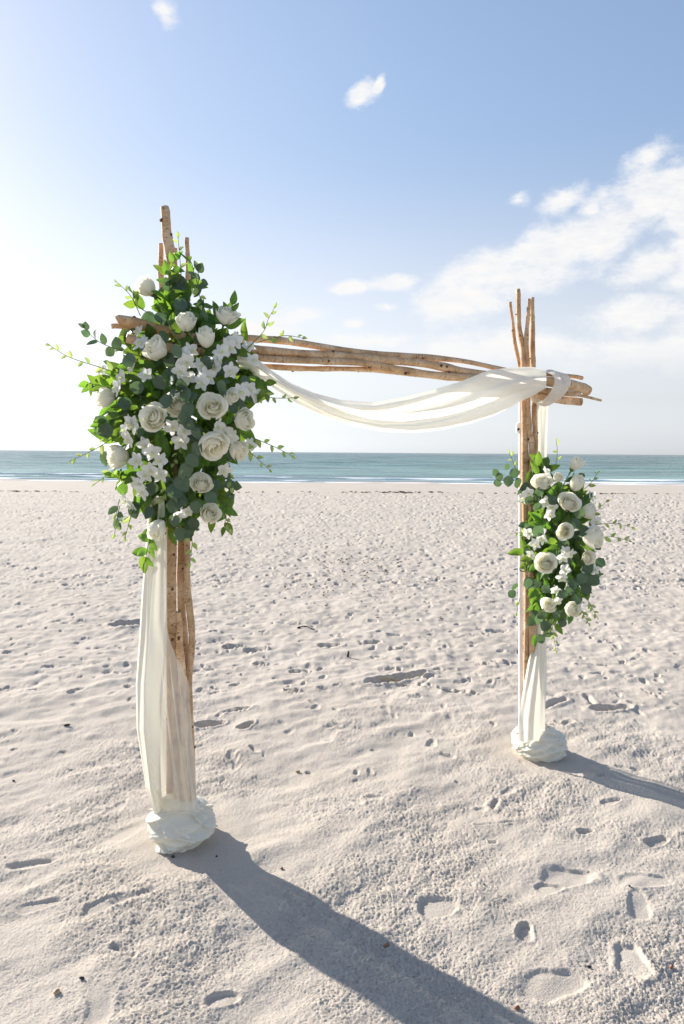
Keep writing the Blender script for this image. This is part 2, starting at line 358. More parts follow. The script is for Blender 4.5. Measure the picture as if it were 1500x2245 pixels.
# ------------------------------------------------------------------ sand
LB = G(395, 1835); RB = G(1175, 1652)          # feet of the two posts
YL, YR = LB.y, RB.y
def shore_z(x, Y):                              # flat beach, then the slope into the water
    e = 27.5 + 0.8 * np.sin(x * 0.13) + 0.5 * np.sin(x * 0.31 + 1)
    return -0.16 * sstep(0, 1.6, Y - e) - np.clip(Y - e, 0, None) * 0.011
SEA_Z = -0.36
def build_sand():
    NR, NC = 980, 1000
    p = np.linspace(1.15 ** -0.6, 56.0 ** -0.6, NR); Yr = p ** (-1 / 0.6)
    s = np.linspace(-1, 1, NC)
    Y = np.repeat(Yr[:, None], NC, 1); half = 0.60 * Yr + 0.8
    X = half[:, None] * s[None, :]
    near = 1 - sstep(4.0, 8.0, Y)
    beach = 1 - sstep(25.5, 28.0, Y)
    patch = sstep(-0.7, 0.8, fbm(X * 1.6, Y * 1.6, 4))          # where the sand is crumbly
    H = 0.018 * fbm(X * 0.55, Y * 0.55, 3) + 0.008 * fbm(X * 1.7 + 5, Y * 1.7, 3) * (0.4 + 0.6 * near)
    ridg = 1 - np.abs(fbm(X * 2.6 - 3, Y * 3.4 + 8, 3))
    H += 0.006 * ridg * (0.5 + patch)
    H = H * beach + 0.012 * fbm(X * 0.3, Y * 0.3, 2) * (1 - beach)
    mask = np.zeros_like(H)
    # trampled lumps, larger wave lengths with distance so that they hold their shape
    lump = 0.0034 * pnoise(X * 7, Y * 9) + 0.0020 * pnoise(X * 19 + 3, Y * 19) * (0.35 + patch)
    fine = (0.0018 * pnoise(X * 42, Y * 42) + 0.0015 * pnoise(X * 85, Y * 85 + 7) + 0.0018 * pnoise(X * 150, Y * 150)) * (0.35 + .65 * patch) * (1 - sstep(3.5, 9, Y)) * .85
    far = (0.010 * fbm(X * 3.2, Y * 3.2, 3) + 0.009 * pnoise(X * 7.5, Y * 7.5) + 0.0065 * pnoise(X * 14, Y * 14)) * sstep(2.6, 5.5, Y)
    r = np.random.default_rng(5)
    prints = []
    def field(n, y0, y1, dmin, dmax, lmin, lmax, edge):
        for _ in range(n):
            yy = math.sqrt(r.uniform(y0 ** 2, y1 ** 2)); hw = 0.60 * yy + 0.8
            prints.append((r.uniform(-hw, hw), yy, r.uniform(0, 6.283), r.uniform(lmin, lmax), r.uniform(.38, .52), r.uniform(dmin, dmax), edge))
    field(9, 1.3, 3.0, .003, .006, .07, .11, .55)
    field(230, 2.9, 5.2, .003, .012, .015, .06, .4)
    field(1300, 4.4, 9.0, .006, .018, .02, .06, .45)
    field(4200, 8.0, 18.0, .008, .024, .04, .10, .5)
    field(3000, 16.0, 27.0, .010, .03, .07, .15, .5)
    # the ones the photograph shows best
    for px, py, L_, w_, ang, d_ in [(1245, 1930, .10, .55, 0.1, .010), (1205, 1955, .05, .6, .2, .010), (965, 1995, .07, .7, 0.2, .014), (1385, 2115, .08, .6, 1.4, .014), (1215, 2165, .11, .45, .2, .009), (1400, 1990, .09, .4, 1.2, .006), (1420, 1935, .10, .4, .1, .008),
                                    (1150, 2050, .045, .6, 1.2, .022), (640, 1520, .05, .6, .2, .035), (655, 1475, .07, .5, .1, .03), (460, 1590, .09, .5, .4, .035), (540, 1595, .06, .5, .9, .025),
                                    (1340, 1555, .13, .35, .15, .035), (1000, 1520, .09, .4, .1, .03), (1030, 1524, .05, .5, .1, .03), (520, 1560, .09, .3, .3, .022), (290, 1370, .18, .6, .5, .05), (870, 1490, .24, .25, .45, .035),
                                    (510, 1420, .08, .5, .2, .035), (560, 1425, .09, .5, .2, .03), (725, 1417, .10, .5, .1, .035), (820, 1410, .07, .5, 0, .03), (865, 1395, .07, .5, .1, .03), (880, 1425, .09, .4, .2, .03), (570, 1455, .05, .6, .5, .03),
                                    (1090, 1383, .10, .5, .1, .03), (240, 1985, .09, .35, .6, .007), (90, 1985, .08, .3, .3, .008), (70, 1895, .09, .3, .3, .007), (490, 2190, .05, .5, .2, .014), (1340, 1760, .05, .4, .3, .012), (1440, 1845, .06, .4, .4, .016), (1285, 1825, .04, .4, .3, .014), (1080, 1850, .02, .7, .2, .012)]:
        g = G(px, py); prints.append((g.x, g.y, ang, L_, w_, d_, .8))
    for (x0, y0, a, L_, asp, D, edge) in prints:
        D *= (.42 if y0 < 3.2 else .85)
        R_ = L_ * 1.7
        i0, i1 = np.searchsorted(Yr, [y0 - R_, y0 + R_])
        if i1 - i0 < 1: continue
        hw = 0.60 * y0 + 0.8
        j0 = max(0, int((x0 - R_) / hw * NC / 2 + NC / 2) - 2); j1 = min(NC, int((x0 + R_) / hw * NC / 2 + NC / 2) + 3)
        if j1 - j0 < 1: continue
        dx = X[i0:i1, j0:j1] - x0; dy = Y[i0:i1, j0:j1] - y0
        u = (dx * math.cos(a) + dy * math.sin(a)) / L_; v = (-dx * math.sin(a) + dy * math.cos(a)) / (L_ * asp) 
        v = v / (1 - 0.22 * np.tanh(u * 1.6) * (1 - 0.3 * u))           # heel narrower than ball
        q = (np.abs(u) ** 2.6 + np.abs(v) ** 2.6) ** (1 / 2.6)
        q = q * (1 + .16 * pnoise(X[i0:i1, j0:j1] * 22, Y[i0:i1, j0:j1] * 22)) + .10 * pnoise(X[i0:i1, j0:j1] * 9, Y[i0:i1, j0:j1] * 9)
        bowl = (1 - sstep(edge, 1.08, q)) * np.clip(1 + .55 * np.sin(a * 7 + x0 * 31) * u, .25, 1.6)
        rim = np.exp(-((q - 1.16) / 0.16) ** 2)
        H[i0:i1, j0:j1] += -D * bowl + 0.32 * D * rim
        mask[i0:i1, j0:j1] = np.maximum(mask[i0:i1, j0:j1], bowl)
    keep = 1 - 0.75 * mask
    grain = np.random.default_rng(8).normal(0, 1, H.shape) * 0.0014 * (0.45 + patch) * (1 - sstep(2.6, 6, Y))
    H += (lump * beach * 1.15 + fine + grain + .8 * far * beach) * keep
    # drag marks in the foreground
    for px0, py0, px1, py1, w_, d_ in [(1080, 1770, 1090, 1755, .012, .012), (20, 1900, 110, 1885, .02, .006), (250, 1985, 330, 1960, .014, .006), (250, 2080, 290, 2100, .01, .01),
                                       (1040, 1812, 1125, 1805, .005, .004), (1195, 1555, 1238, 1538, .018, .022), (1285, 1530, 1300, 1545, .015, .015)]:
        a, b = G(px0, py0), G(px1, py1); d = (b - a).to_2d(); ln = d.length; d /= ln
        i0, i1 = np.searchsorted(Yr, [min(a.y, b.y) - .2, max(a.y, b.y) + .2])
        dx = X[i0:i1] - a.x; dy = Y[i0:i1] - a.y
        t = np.clip(dx * d.x + dy * d.y, 0, ln); q = np.hypot(dx - t * d.x, dy - t * d.y) + 0.006 * pnoise(X[i0:i1] * 30, Y[i0:i1] * 30)
        H[i0:i1] += -d_ * np.exp(-(q / w_) ** 2) + 0.35 * d_ * np.exp(-((q - 2.0 * w_) / w_) ** 2)
    ax_, ay_ = X * .80 + Y * .60, -X * .60 + Y * .80
    H += (0.010 * fbm(ax_ * 1.5, ay_ * 4.2 + 3, 3) + 0.0045 * (1 - np.abs(pnoise(ax_ * 3.0, ay_ * 8.0))) * (1 - mask)) * near
    # sand settles level around the two feet
    for f in (LB, RB):
        q = np.hypot(X - f.x, Y - f.y); k = 1 - sstep(0.10, 0.40, q); H = H * (1 - k) + (H * 0.25) * k
    rim_ = sstep(.93, .995, np.abs(s))[None, :]
    H = H * (1 - rim_) - .05 * rim_
    Z = H + shore_z(X, Y)
    V = np.stack([X, Y, Z], -1).reshape(-1, 3)
    idx = np.arange(NR * NC).reshape(NR, NC)
    F = np.stack([idx[:-1, :-1], idx[:-1, 1:], idx[1:, 1:], idx[1:, :-1]], -1).reshape(-1, 4)
    # the rest of the beach, coarse, a little lower
    gx = np.concatenate([-np.geomspace(400, 36, 14), np.linspace(-34, 34, 137), np.geomspace(36, 400, 14)]); gy = np.concatenate([np.linspace(-150, 0, 20), np.geomspace(0.5, 70, 60)])
    GX, GY = np.meshgrid(gx, gy); GZ = shore_z(GX, GY) - 0.04
    n0 = len(V); V = np.concatenate([V, np.stack([GX, GY, GZ], -1).reshape(-1, 3)])
    id2 = n0 + np.arange(GX.size).reshape(GX.shape)
    F2 = np.stack([id2[:-1, :-1], id2[:-1, 1:], id2[1:, 1:], id2[1:, :-1]], -1).reshape(-1, 4)
    ins = (np.abs(V[F2, 0]) < .93 * (.6 * V[F2, 1] + .8)) & (V[F2, 1] > 1.3) & (V[F2, 1] < 50)
    F = np.concatenate([F, F2[~ins.all(1)]])
    me = bpy.data.meshes.new('sand')
    me.vertices.add(len(V)); me.vertices.foreach_set('co', V.astype(np.float32).ravel())
    me.loops.add(F.size); me.loops.foreach_set('vertex_index', F.astype(np.int32).ravel())
    me.polygons.add(len(F)); me.polygons.foreach_set('loop_start', np.arange(0, F.size, 4, dtype=np.int32))
    me.polygons.foreach_set('use_smooth', np.ones(len(F), dtype=bool))
    me.materials.append(M['sand']); me.update(calc_edges=True); me.validate()
    link('sand', me, kind='structure')
    def height(x, y):
        i = min(max(int(np.searchsorted(Yr, y)), 0), NR - 1); hw = 0.60 * Yr[i] + 0.8
        j = min(max(int(round((x / hw + 1) / 2 * (NC - 1))), 0), NC - 1)
        return float(Z[i, j])
    return height
HEIGHT = build_sand()

def build_sea():
    rows = np.concatenate([np.geomspace(41.0, 900.0, 560), np.geomspace(930, 26000.0, 90)]); a = np.linspace(-1.1, 1.1, 480)
    Y = np.repeat(rows[:, None], len(a), 1); X = Y * np.tan(a)[None, :]
    big = 0.22 * pnoise(X * 0.035, Y * 0.16) + 0.16 * pnoise(X * 0.08 + 9, Y * 0.30) + 0.5 * pnoise(X * 0.012, Y * 0.05) * sstep(200, 500, Y)
    w = 0.030 * pnoise(X * 0.16, Y * 0.75) + 0.05 * pnoise(X * 0.05 + 4, Y * 0.22) + 0.016 * pnoise(X * 0.6, Y * 1.9)
    w = w * (1 - sstep(150, 600, Y)) * sstep(42, 50, Y) + big * sstep(55, 110, Y) * (1 - sstep(600, 900, Y))
    # a small breaking roller close in
    cr = 52 + 1.5 * pnoise(X * 0.07, X * 0 + 3.3); w += 0.14 * np.exp(-((Y - cr) / 0.9) ** 2) * sstep(-.3, .3, pnoise(X * 0.09 + 20, X * 0 + 1.7))
    Z = SEA_Z + w
    idx = np.arange(X.size).reshape(X.shape)
    V = np.stack([X, Y, Z], -1).reshape(-1, 3)
    F = np.stack([idx[:-1, :-1], idx[:-1, 1:], idx[1:, 1:], idx[1:, :-1]], -1).reshape(-1, 4)
    link('sea', mesh_of('sea', V.tolist(), F.tolist(), [M['sea']]), kind='structure')
build_sea()

def build_foam():
    V, F = [], []
    r = random.Random(3)
    def strip(x0, x1, yc, wmax, amp, freq, seed, zt=0.03):
        n = int((x1 - x0) / 0.25); base = len(V)
        xs = np.linspace(x0, x1, n + 1)
        mid = yc + amp * pnoise(xs * freq, xs * 0 + seed); wd = wmax * np.clip(0.25 + pnoise(xs * freq * 3, xs * 0 + seed + 5), 0.02, 1) * np.sin(np.linspace(0, math.pi, n + 1)) ** 0.4
        jag = 0.12 * pnoise(xs * 2.3, xs * 0 + seed + 9)
        for x, y, w, j in zip(xs, mid, wd, jag):
            for k, (f, h) in enumerate(((-.5, 0), (-.25, .8), (.2, 1), (.5, 0))):
                V.append((x, y + f * w + j * w, SEA_Z + 0.012 + h * zt))
        for i in range(n):
            for k in range(3):
                a = base + i * 4 + k; F.append((a, a + 4, a + 5, a + 1))
    strip(-44, 44, 44.0, 2.2, 0.9, 0.10, 1.1, .03)
    strip(-42, 44, 46.6, 2.4, 1.2, 0.08, 4.6, .06)
    strip(-42, 44, 50.5, 1.6, 1.2, 0.06, 8.6, .10)
    for k in range(16):
        x = r.uniform(-34, 34); ln = r.uniform(2, 6)
        strip(x, x + ln, r.uniform(48.5, 56), r.uniform(.3, .7), .4, .3, r.uniform(0, 90), .10)
    link('foam', mesh_of('foam', V, F, [M['foam']]), kind='stuff', label='thin lines of white foam where the sea meets the beach')
build_foam()

# line of dried seaweed along the top of the slope
def build_wrack():
    V, F = [], []; r = random.Random(12)
    def clump(x, y, s):
        z = HEIGHT(x, y) if abs(x) < 0.6 * y + .7 else 0
        for k in range(5):
            a = r.uniform(0, 3.14); l = s * r.uniform(.5, 1.3); p = Vector((x + r.gauss(0, s * .6), y + r.gauss(0, s * .4), z + r.uniform(.005, .03)))
            d = Vector((math.cos(a), math.sin(a), r.uniform(-.1, .25))) * l; q = Vector((-math.sin(a), math.cos(a), 0)) * s * .22; b = len(V)
            V.extend([p - d, p + q, p + d, p - q, p + Vector((0, 0, s * .35))]); F.extend([(b, b + 1, b + 4), (b + 1, b + 2, b + 4), (b + 2, b + 3, b + 4), (b + 3, b, b + 4)])
    for k in range(1100):
        x = r.uniform(-16, 17); w = pnoise(np.array([x * .21]), np.array([4.0]))[0]
        if r.random() > (.10 if x > -2 else .22) + .9 * max(0, w): continue
        clump(x, 27.3 + .6 * math.sin(x * .13) + r.gauss(0, .25), r.uniform(.02, .07))
    for k in range(160):                         # denser stretch
        clump(r.uniform(-5.2, -3.4) if k % 3 else r.uniform(-9.5, -6.5), 28.2 + r.gauss(0, .12), r.uniform(.05, .13))
    link('seaweed_line', mesh_of('seaweed_line', V, F, [M['weed']], smooth=False), kind='stuff', label='thin broken line of dark dried seaweed along the top of the shore')
    V.clear(); F.clear()
    c = G(768, 1245)
    for k in range(210):
        a = r.gauss(0, .55); b_ = r.gauss(0, 1.3); x, y = c.x + a, c.y + b_
        clump(x, y, r.uniform(.008, .022))
    link('seaweed_scraps', mesh_of('seaweed_scraps', V, F, [M['weed']], smooth=False), kind='stuff', label='brownish scatter of seaweed scraps on the sand beyond the arch')
build_wrack()

# ------------------------------------------------------------------ arch of birch branches
def depth_beam(px, off=0.0):
    t = (px - 395) / (1172 - 395); return 1.0 / ((1 - t) / YL + t / YR) + off
arch = thing('wedding_arch', (LB + RB) / 2, 'rustic arch of bundled bare tan branches standing on the sand by the sea', 'arch')
_knot = None
def knot_mesh():
    global _knot
    if _knot is None:
        path = [Vector((0, 0, z)) for z in (-.4, .2, .7, 1.0)]
        rad = [1.15, .8, .62, .5]
        V, F, U = tube_geo(path, lambda i, a: rad[i] * (1 + .12 * math.sin(3 * a + i)), 7)
        _knot = mesh_of('knot', V, F, [M['knot']], uvs=U)
    return _knot
stick_no = 0
def stick(pts, hw, off, knots=6, kind='branch', at=None, seg=70):
    """pts: (px, py) along the branch, hw: half width in px at those points, off: depth offset (number or list); at: base depth"""
    global stick_no
    stick_no += 1; r = random.Random(stick_no * 17)
    n = len(pts); hw = hw if isinstance(hw, (list, tuple)) else [hw] * n; off = off if isinstance(off, (list, tuple)) else [off] * n
    Y = [(depth_beam(p[0]) if at is None else at) + o for p, o in zip(pts, off)]
    W = [P(p[0], p[1], y) for p, y in zip(pts, Y)]; rd = [h * y / FPX for h, y in zip(hw, Y)]
    path = catmull(W, seg); tt = np.linspace(0, n - 1, seg + 1); rad = np.interp(tt, range(n), rd)
    ph = r.uniform(0, 100); xs = np.arange(seg + 1)
    for i in range(1, seg):                                        # slight natural wander
        wob = rad[i] * (.20 if at is not None else .42)
        path[i] = path[i] + Vector((wob * math.sin(i * .33 + ph), wob * math.cos(i * .27 + ph), wob * math.sin(i * .29 + ph * 2) * .7))
    rn = pnoise(xs * .31 + ph, xs * 0 + ph) * .09 + pnoise(xs * .9 + ph, xs * 0) * .035
    kn = sorted(r.uniform(.04, .96) for _ in range(knots)); 
    for k in kn: rn = rn + .15 * np.exp(-((xs / seg - k) * seg / 1.3) ** 2)
    def rf(i, a): return rad[i] * (1 + rn[i] + .05 * math.sin(2 * a + ph + i * .1) + .03 * math.sin(3 * a + i * .23))
    V, F, U = tube_geo(path, rf, 14)
    mi = [0] * (seg * 14) + [1] * 28
    o = link(kind, mesh_of(kind, V, F, [M['bark'], M['cut']], uvs=U, mat_idx=mi), arch)
    for k in kn:
        i = min(int(k * seg), seg - 1); t = (path[i + 1] - path[i]).normalized()
        a = Vector((r.gauss(0, 1), -abs(r.gauss(.3, .8)), r.gauss(0, 1))); a = (a - t * a.dot(t)).normalized()
        d = (a + t * r.uniform(.1, .8) * r.choice((-1, 1, 1))).normalized(); rr = rad[i] * r.uniform(.32, .62)
        q = d.to_track_quat('Z', 'Y').to_matrix().to_4x4()
        link('knot', knot_mesh(), o, Matrix.Translation(path[i] + a * rad[i] * .82) @ q @ Matrix.Diagonal((rr, rr, rr * r.uniform(.9, 1.7), 1)))
    return o
# left post
stick([(361, 455), (367, 500), (372, 548), (376, 610), (375, 690), (376, 800), (377, 1000), (377, 1200), (377, 1350), (382, 1450), (389, 1600), (396, 1815)], [9, 9.5, 12, 12, 11, 11, 11, 10.5, 10, 10, 10, 12], 0.0, 8, at=YL)
stick([(384, 545), (384, 600), (388, 700), (392, 900), (396, 1150), (398, 1300), (402, 1400), (408, 1550), (413, 1815)], [5, 6, 7, 8, 8.5, 8.5, 9, 9, 10], [.045] * 5 + [.04, .05, .05, .05], 6, at=YL)
stick([(391, 1342), (395, 1420), (400, 1520), (404, 1650), (407, 1815)], [6.5, 8, 8.5, 9.5, 10.5], [0.0, -.012, -.012, -.01, 0], 3, at=YL)
stick([(410, 521), (411, 570), (412, 640), (409, 800), (408, 1000), (410, 1190), (413, 1290), (419, 1380), (418, 1440), (416, 1520), (419, 1650), (423, 1815)], [4.5, 5, 5.5, 6, 6.5, 7, 7, 8, 7.5, 7, 7, 8], .02, 9, at=YL)
stick([(352, 534), (354, 600), (358, 700), (364, 850), (368, 1050), (370, 1300), (372, 1550), (374, 1815)], [4.5, 5.5, 6, 6, 6, 6, 7, 8], .05, 6, at=YL)
# right post
stick([(1136, 634), (1138, 700), (1141, 735), (1147, 772), (1149, 810), (1149, 900), (1150, 1000), (1153, 1100), (1155, 1250), (1154, 1400), (1155, 1500), (1162, 1645)], [5, 5, 5.5, 6, 6, 6.5, 7, 7, 6.5, 6, 6.5, 7], 0.0, 8, at=YR)
stick([(1119, 662), (1123, 700), (1128, 742), (1136, 785), (1141, 830), (1150, 920), (1155, 1000), (1158, 1200), (1160, 1640)], [3.2, 3.2, 3.6, 4, 4.2, 4.5, 4.5, 5, 5], .05, 5, at=YR)
stick([(1160, 655), (1157, 700), (1155, 748), (1157, 800), (1158, 870), (1161, 940), (1165, 975), (1165, 1050), (1164, 1200), (1166, 1400), (1166, 1500), (1174, 1645)], [4, 4.2, 4.8, 5, 5, 5.2, 5.5, 5.5, 6, 8, 8, 8], -.01, 7, at=YR)
stick([(1168, 652), (1167, 700), (1168, 760), (1170, 820), (1171, 900), (1174, 950), (1172, 1050), (1172, 1250), (1172, 1450), (1182, 1645)], [4, 4.2, 5.5, 5.5, 5.5, 5.5, 5, 5, 6, 7], .03, 7, at=YR)
# cross beam
BO = -.075
stick([(244, 715), (330, 722), (480, 738), (611, 748), (752, 768), (908, 780), (1010, 793), (1100, 809), (1180, 818), (1276, 829)], [5.5, 6, 6.5, 7, 7, 7, 5.5, 5, 4.5, 4.2], BO - .01, 7, kind='branch')
stick([(256, 703), (330, 716), (450, 746), (566, 770), (650, 775), (752, 778), (830, 791), (944, 801), (1040, 815), (1180, 835), (1288, 857)], [11, 11, 11, 9.5, 8.5, 8.5, 8.5, 8.5, 9, 10, 11], BO - .035, 12)
stick([(278, 741), (400, 765), (578, 787), (710, 790), (788, 796), (872, 811), (980, 823), (1060, 832), (1180, 852), (1270, 864)], [10, 9, 7.5, 7, 7, 7.5, 7.5, 7.5, 6.5, 5.5], BO - .045, 9)
stick([(270, 790), (400, 795), (584, 803), (680, 807), (788, 811), (880, 816), (1010, 829), (1120, 852), (1200, 870), (1274, 881)], [6, 6, 5.2, 5.5, 5.5, 6, 6.5, 7.5, 8, 8], BO + .01, 8)
stick([(560, 782), (660, 783), (758, 782), (812, 801), (884, 814), (980, 826), (1080, 843), (1220, 860), (1262, 866), (1318, 878)], [5, 6, 7, 7, 6.5, 6, 5, 4.2, 3.4, 2.4], BO + .025, 8)
# white tube that stiffens the right post, with its clamp
tp = catmull([P(1141.5, y, YR + .055) for y in (878, 1100, 1400, 1640)], 24)
Vt, Ft, Ut = tube_geo(tp, [4.6 * YR / FPX] * 25, 12)
tube = link('support_tube', mesh_of('support_tube', Vt, Ft, [M['pole']], uvs=Ut), arch)
def box_geo(c, s, bev=.15):
    bm = bmesh.new(); bmesh.ops.create_cube(bm, size=1)
    for v in bm.verts: v.co = Vector((v.co.x * s[0], v.co.y * s[1], v.co.z * s[2])) + Vector(c)
    bmesh.ops.bevel(bm, geom=list(bm.edges), offset=min(s) * bev, segments=2, affect='EDGES'); return bm
bm = box_geo(P(1137, 938, YR + .05), (.022, .03, .05)); me = bpy.data.meshes.new('clamp'); bm.to_mesh(me); bm.free(); me.materials.append(M['pole'])
link('clamp', me, tube)
cb = P(1136.5, 941, YR + .033); Vb, Fb, Ub = tube_geo([cb, cb + Vector((0, -.006, 0))], [.0075, .0065], 8)
link('clamp_hole', mesh_of('clamp_hole', Vb, Fb, [M['hole']], uvs=Ub), tube)  # dark disc on the clamp, painted to stand for its shaded hole

# ------------------------------------------------------------------ cloth
def cloth(name, fn, nu, nv, mat, parent, thick=None):
    V = [fn(i / nu, j / nv) for i in range(nu + 1) for j in range(nv + 1)]
    uv = [(i / nu, j / nv) for i in range(nu + 1) for j in range(nv + 1)]
    return link(name, mesh_of(name, V, grid_faces(nu, nv), [mat], uvs=uv), parent)
def fold(v, seed, n, u=0):
    """sharp-ish pleats: sum of skewed waves, about -1..1"""
    s = 0
    for k in range(3):
        ph = seed * 3.7 + k * 2.1
        s += math.sin((v * n * (1 + .45 * k) + ph + .5 * math.sin(u * 3 + ph)) * 2 * math.pi + .7 * math.sin(v * n * 2 * math.pi + ph)) / (1 + .8 * k)
    return s / 1.8
# --- swag, right wrap, right tail and bundle: one length of cloth
swag_root = thing('swag_drape', (P(1180, 840, YR - .12)), 'ivory swag sagging under the crossbeam, knotted at the right post, hanging to the sand', 'drape')
SX = [520, 560, 600, 650, 700, 760, 830, 900, 960, 1020, 1080, 1130, 1170, 1198]
ST = [765, 782, 812, 842, 862, 877, 882, 870, 855, 836, 811, 805, 804, 812]
SB = [800, 826, 855, 888, 912, 933, 947, 949, 942, 929, 910, 884, 866, 850]
def swag_fn(u, v):
    px = 520 + (1198 - 520) * u
    sl_ = 26 * math.sin(math.pi * u)                       # the lower edge runs a little behind
    x = px + sl_ * (v - .5)
    t = interp(SX, ST, px); b = interp(SX, SB, px)
    amp = .018 + .05 * math.sin(math.pi * min(1, max(0, u))) ** .8
    f = fold(v, 1.3, 1.15, u * .7)
    vv = v + .045 * math.sin(v * 2 * math.pi * 3 + 1 + u * 1.5) * math.sin(math.pi * v)
    sag = .05 * math.sin(math.pi * u) * math.sin(math.pi * v)
    base = depth_beam(px, BO - .105 - .02 * math.sin(math.pi * u))
    y = base + amp * f - sag + .07 * math.sin(math.pi * v) * -1 * (.4 + .6 * u)
    return P(x, t + (b - t) * vv, y)
cloth('swag', swag_fn, 110, 56, M['swag'], swag_root)
def swag2_fn(u, v):                                        # second layer behind, shorter
    px = 540 + (1185 - 540) * u
    t = interp(SX, ST, px); b = interp(SX, SB, px); t2 = t + 6 + 10 * math.sin(math.pi * u); b2 = b - (b - t) * (.10 + .40 * math.sin(math.pi * u))
    y = depth_beam(px, BO - .02) + (.006 + .012 * math.sin(math.pi * u)) * fold(v, 2.9, 1.2, u)
    return P(px + 14 * math.sin(math.pi * u) * v, t2 + (b2 - t2) * v, y)
cloth('swag_lining', swag2_fn, 90, 34, M['swag'], swag_root)
# gathered loop round the beam to the right of the post
Bc = [P(x, y, depth_beam(x, BO - .02)) for x, y in ((1190, 848), (1222, 851))]
ax = (Bc[1] - Bc[0]).normalized(); up = Vector((0, 0, 1)); up = (up - ax * up.dot(ax)).normalized(); fw = ax.cross(up)
def loop_fn(u, v):
    a = 2 * math.pi * u
    wid = .098 + .012 * math.cos(a - .7)
    c = Bc[0].lerp(Bc[1], .45) + ax * (.014 * math.sin(a) - .006)
    r_ = 1 + .10 * fold(v, 4.1, 1.3, u * 2) + .12 * (1 - (2 * v - 1) ** 2) + .05 * math.sin(3 * a + 1)
    return c + ax * (v - .5) * wid + up * math.sin(a) * .078 * r_ - fw * math.cos(a) * -.092 * r_
cloth('loop', loop_fn, 60, 22, M['swag'], swag_root)
# tail behind the post, swung to the front above the bundle
TY = [862, 900, 1000, 1200, 1390, 1440, 1490, 1530, 1570, 1625]
TLx = [1168, 1171, 1171, 1168, 1167, 1160, 1151, 1144, 1139, 1136]
TRx = [1204, 1202, 1199, 1198, 1198, 1199, 1199, 1197, 1195, 1196]
TO = [.02, .05, .06, .06, .03, -.01, -.05, -.07, -.08, -.085]
def tail_fn(u, v):
    py = 862 + (1625 - 862) * u
    l, r_ = interp(TY, TLx, py), interp(TY, TRx, py); o = interp(TY, TO, py)
    k = .4 + .6 * min(1, u * 1.4)
    y = YR + o + k * (.020 * fold(v, 5.2, 1.2, u) - .035 * math.sin(math.pi * v)) 
    sk = 7 * max(0, u - .7) / .3 * math.sin(v * 9 + u * 12)
    return P(l + (r_ - l) * v, py + sk * .3, y)
cloth('tail', tail_fn, 120, 40, M['cloth'], swag_root)
def tail_back(u, v):                                       # the same cloth passing behind the sticks at the foot
    py = 1380 + (1628 - 1380) * u
    l = interp(TY, TLx, py) - 2 ; r_ = interp(TY, TRx, py)
    return P(l + (r_ - l) * v, py, YR + .05 + .035 * math.sin(math.pi * v) * u + .012 * fold(v, 6.6, 2.4, u))
cloth('tail_back', tail_back, 40, 24, M['sheer'], swag_root)

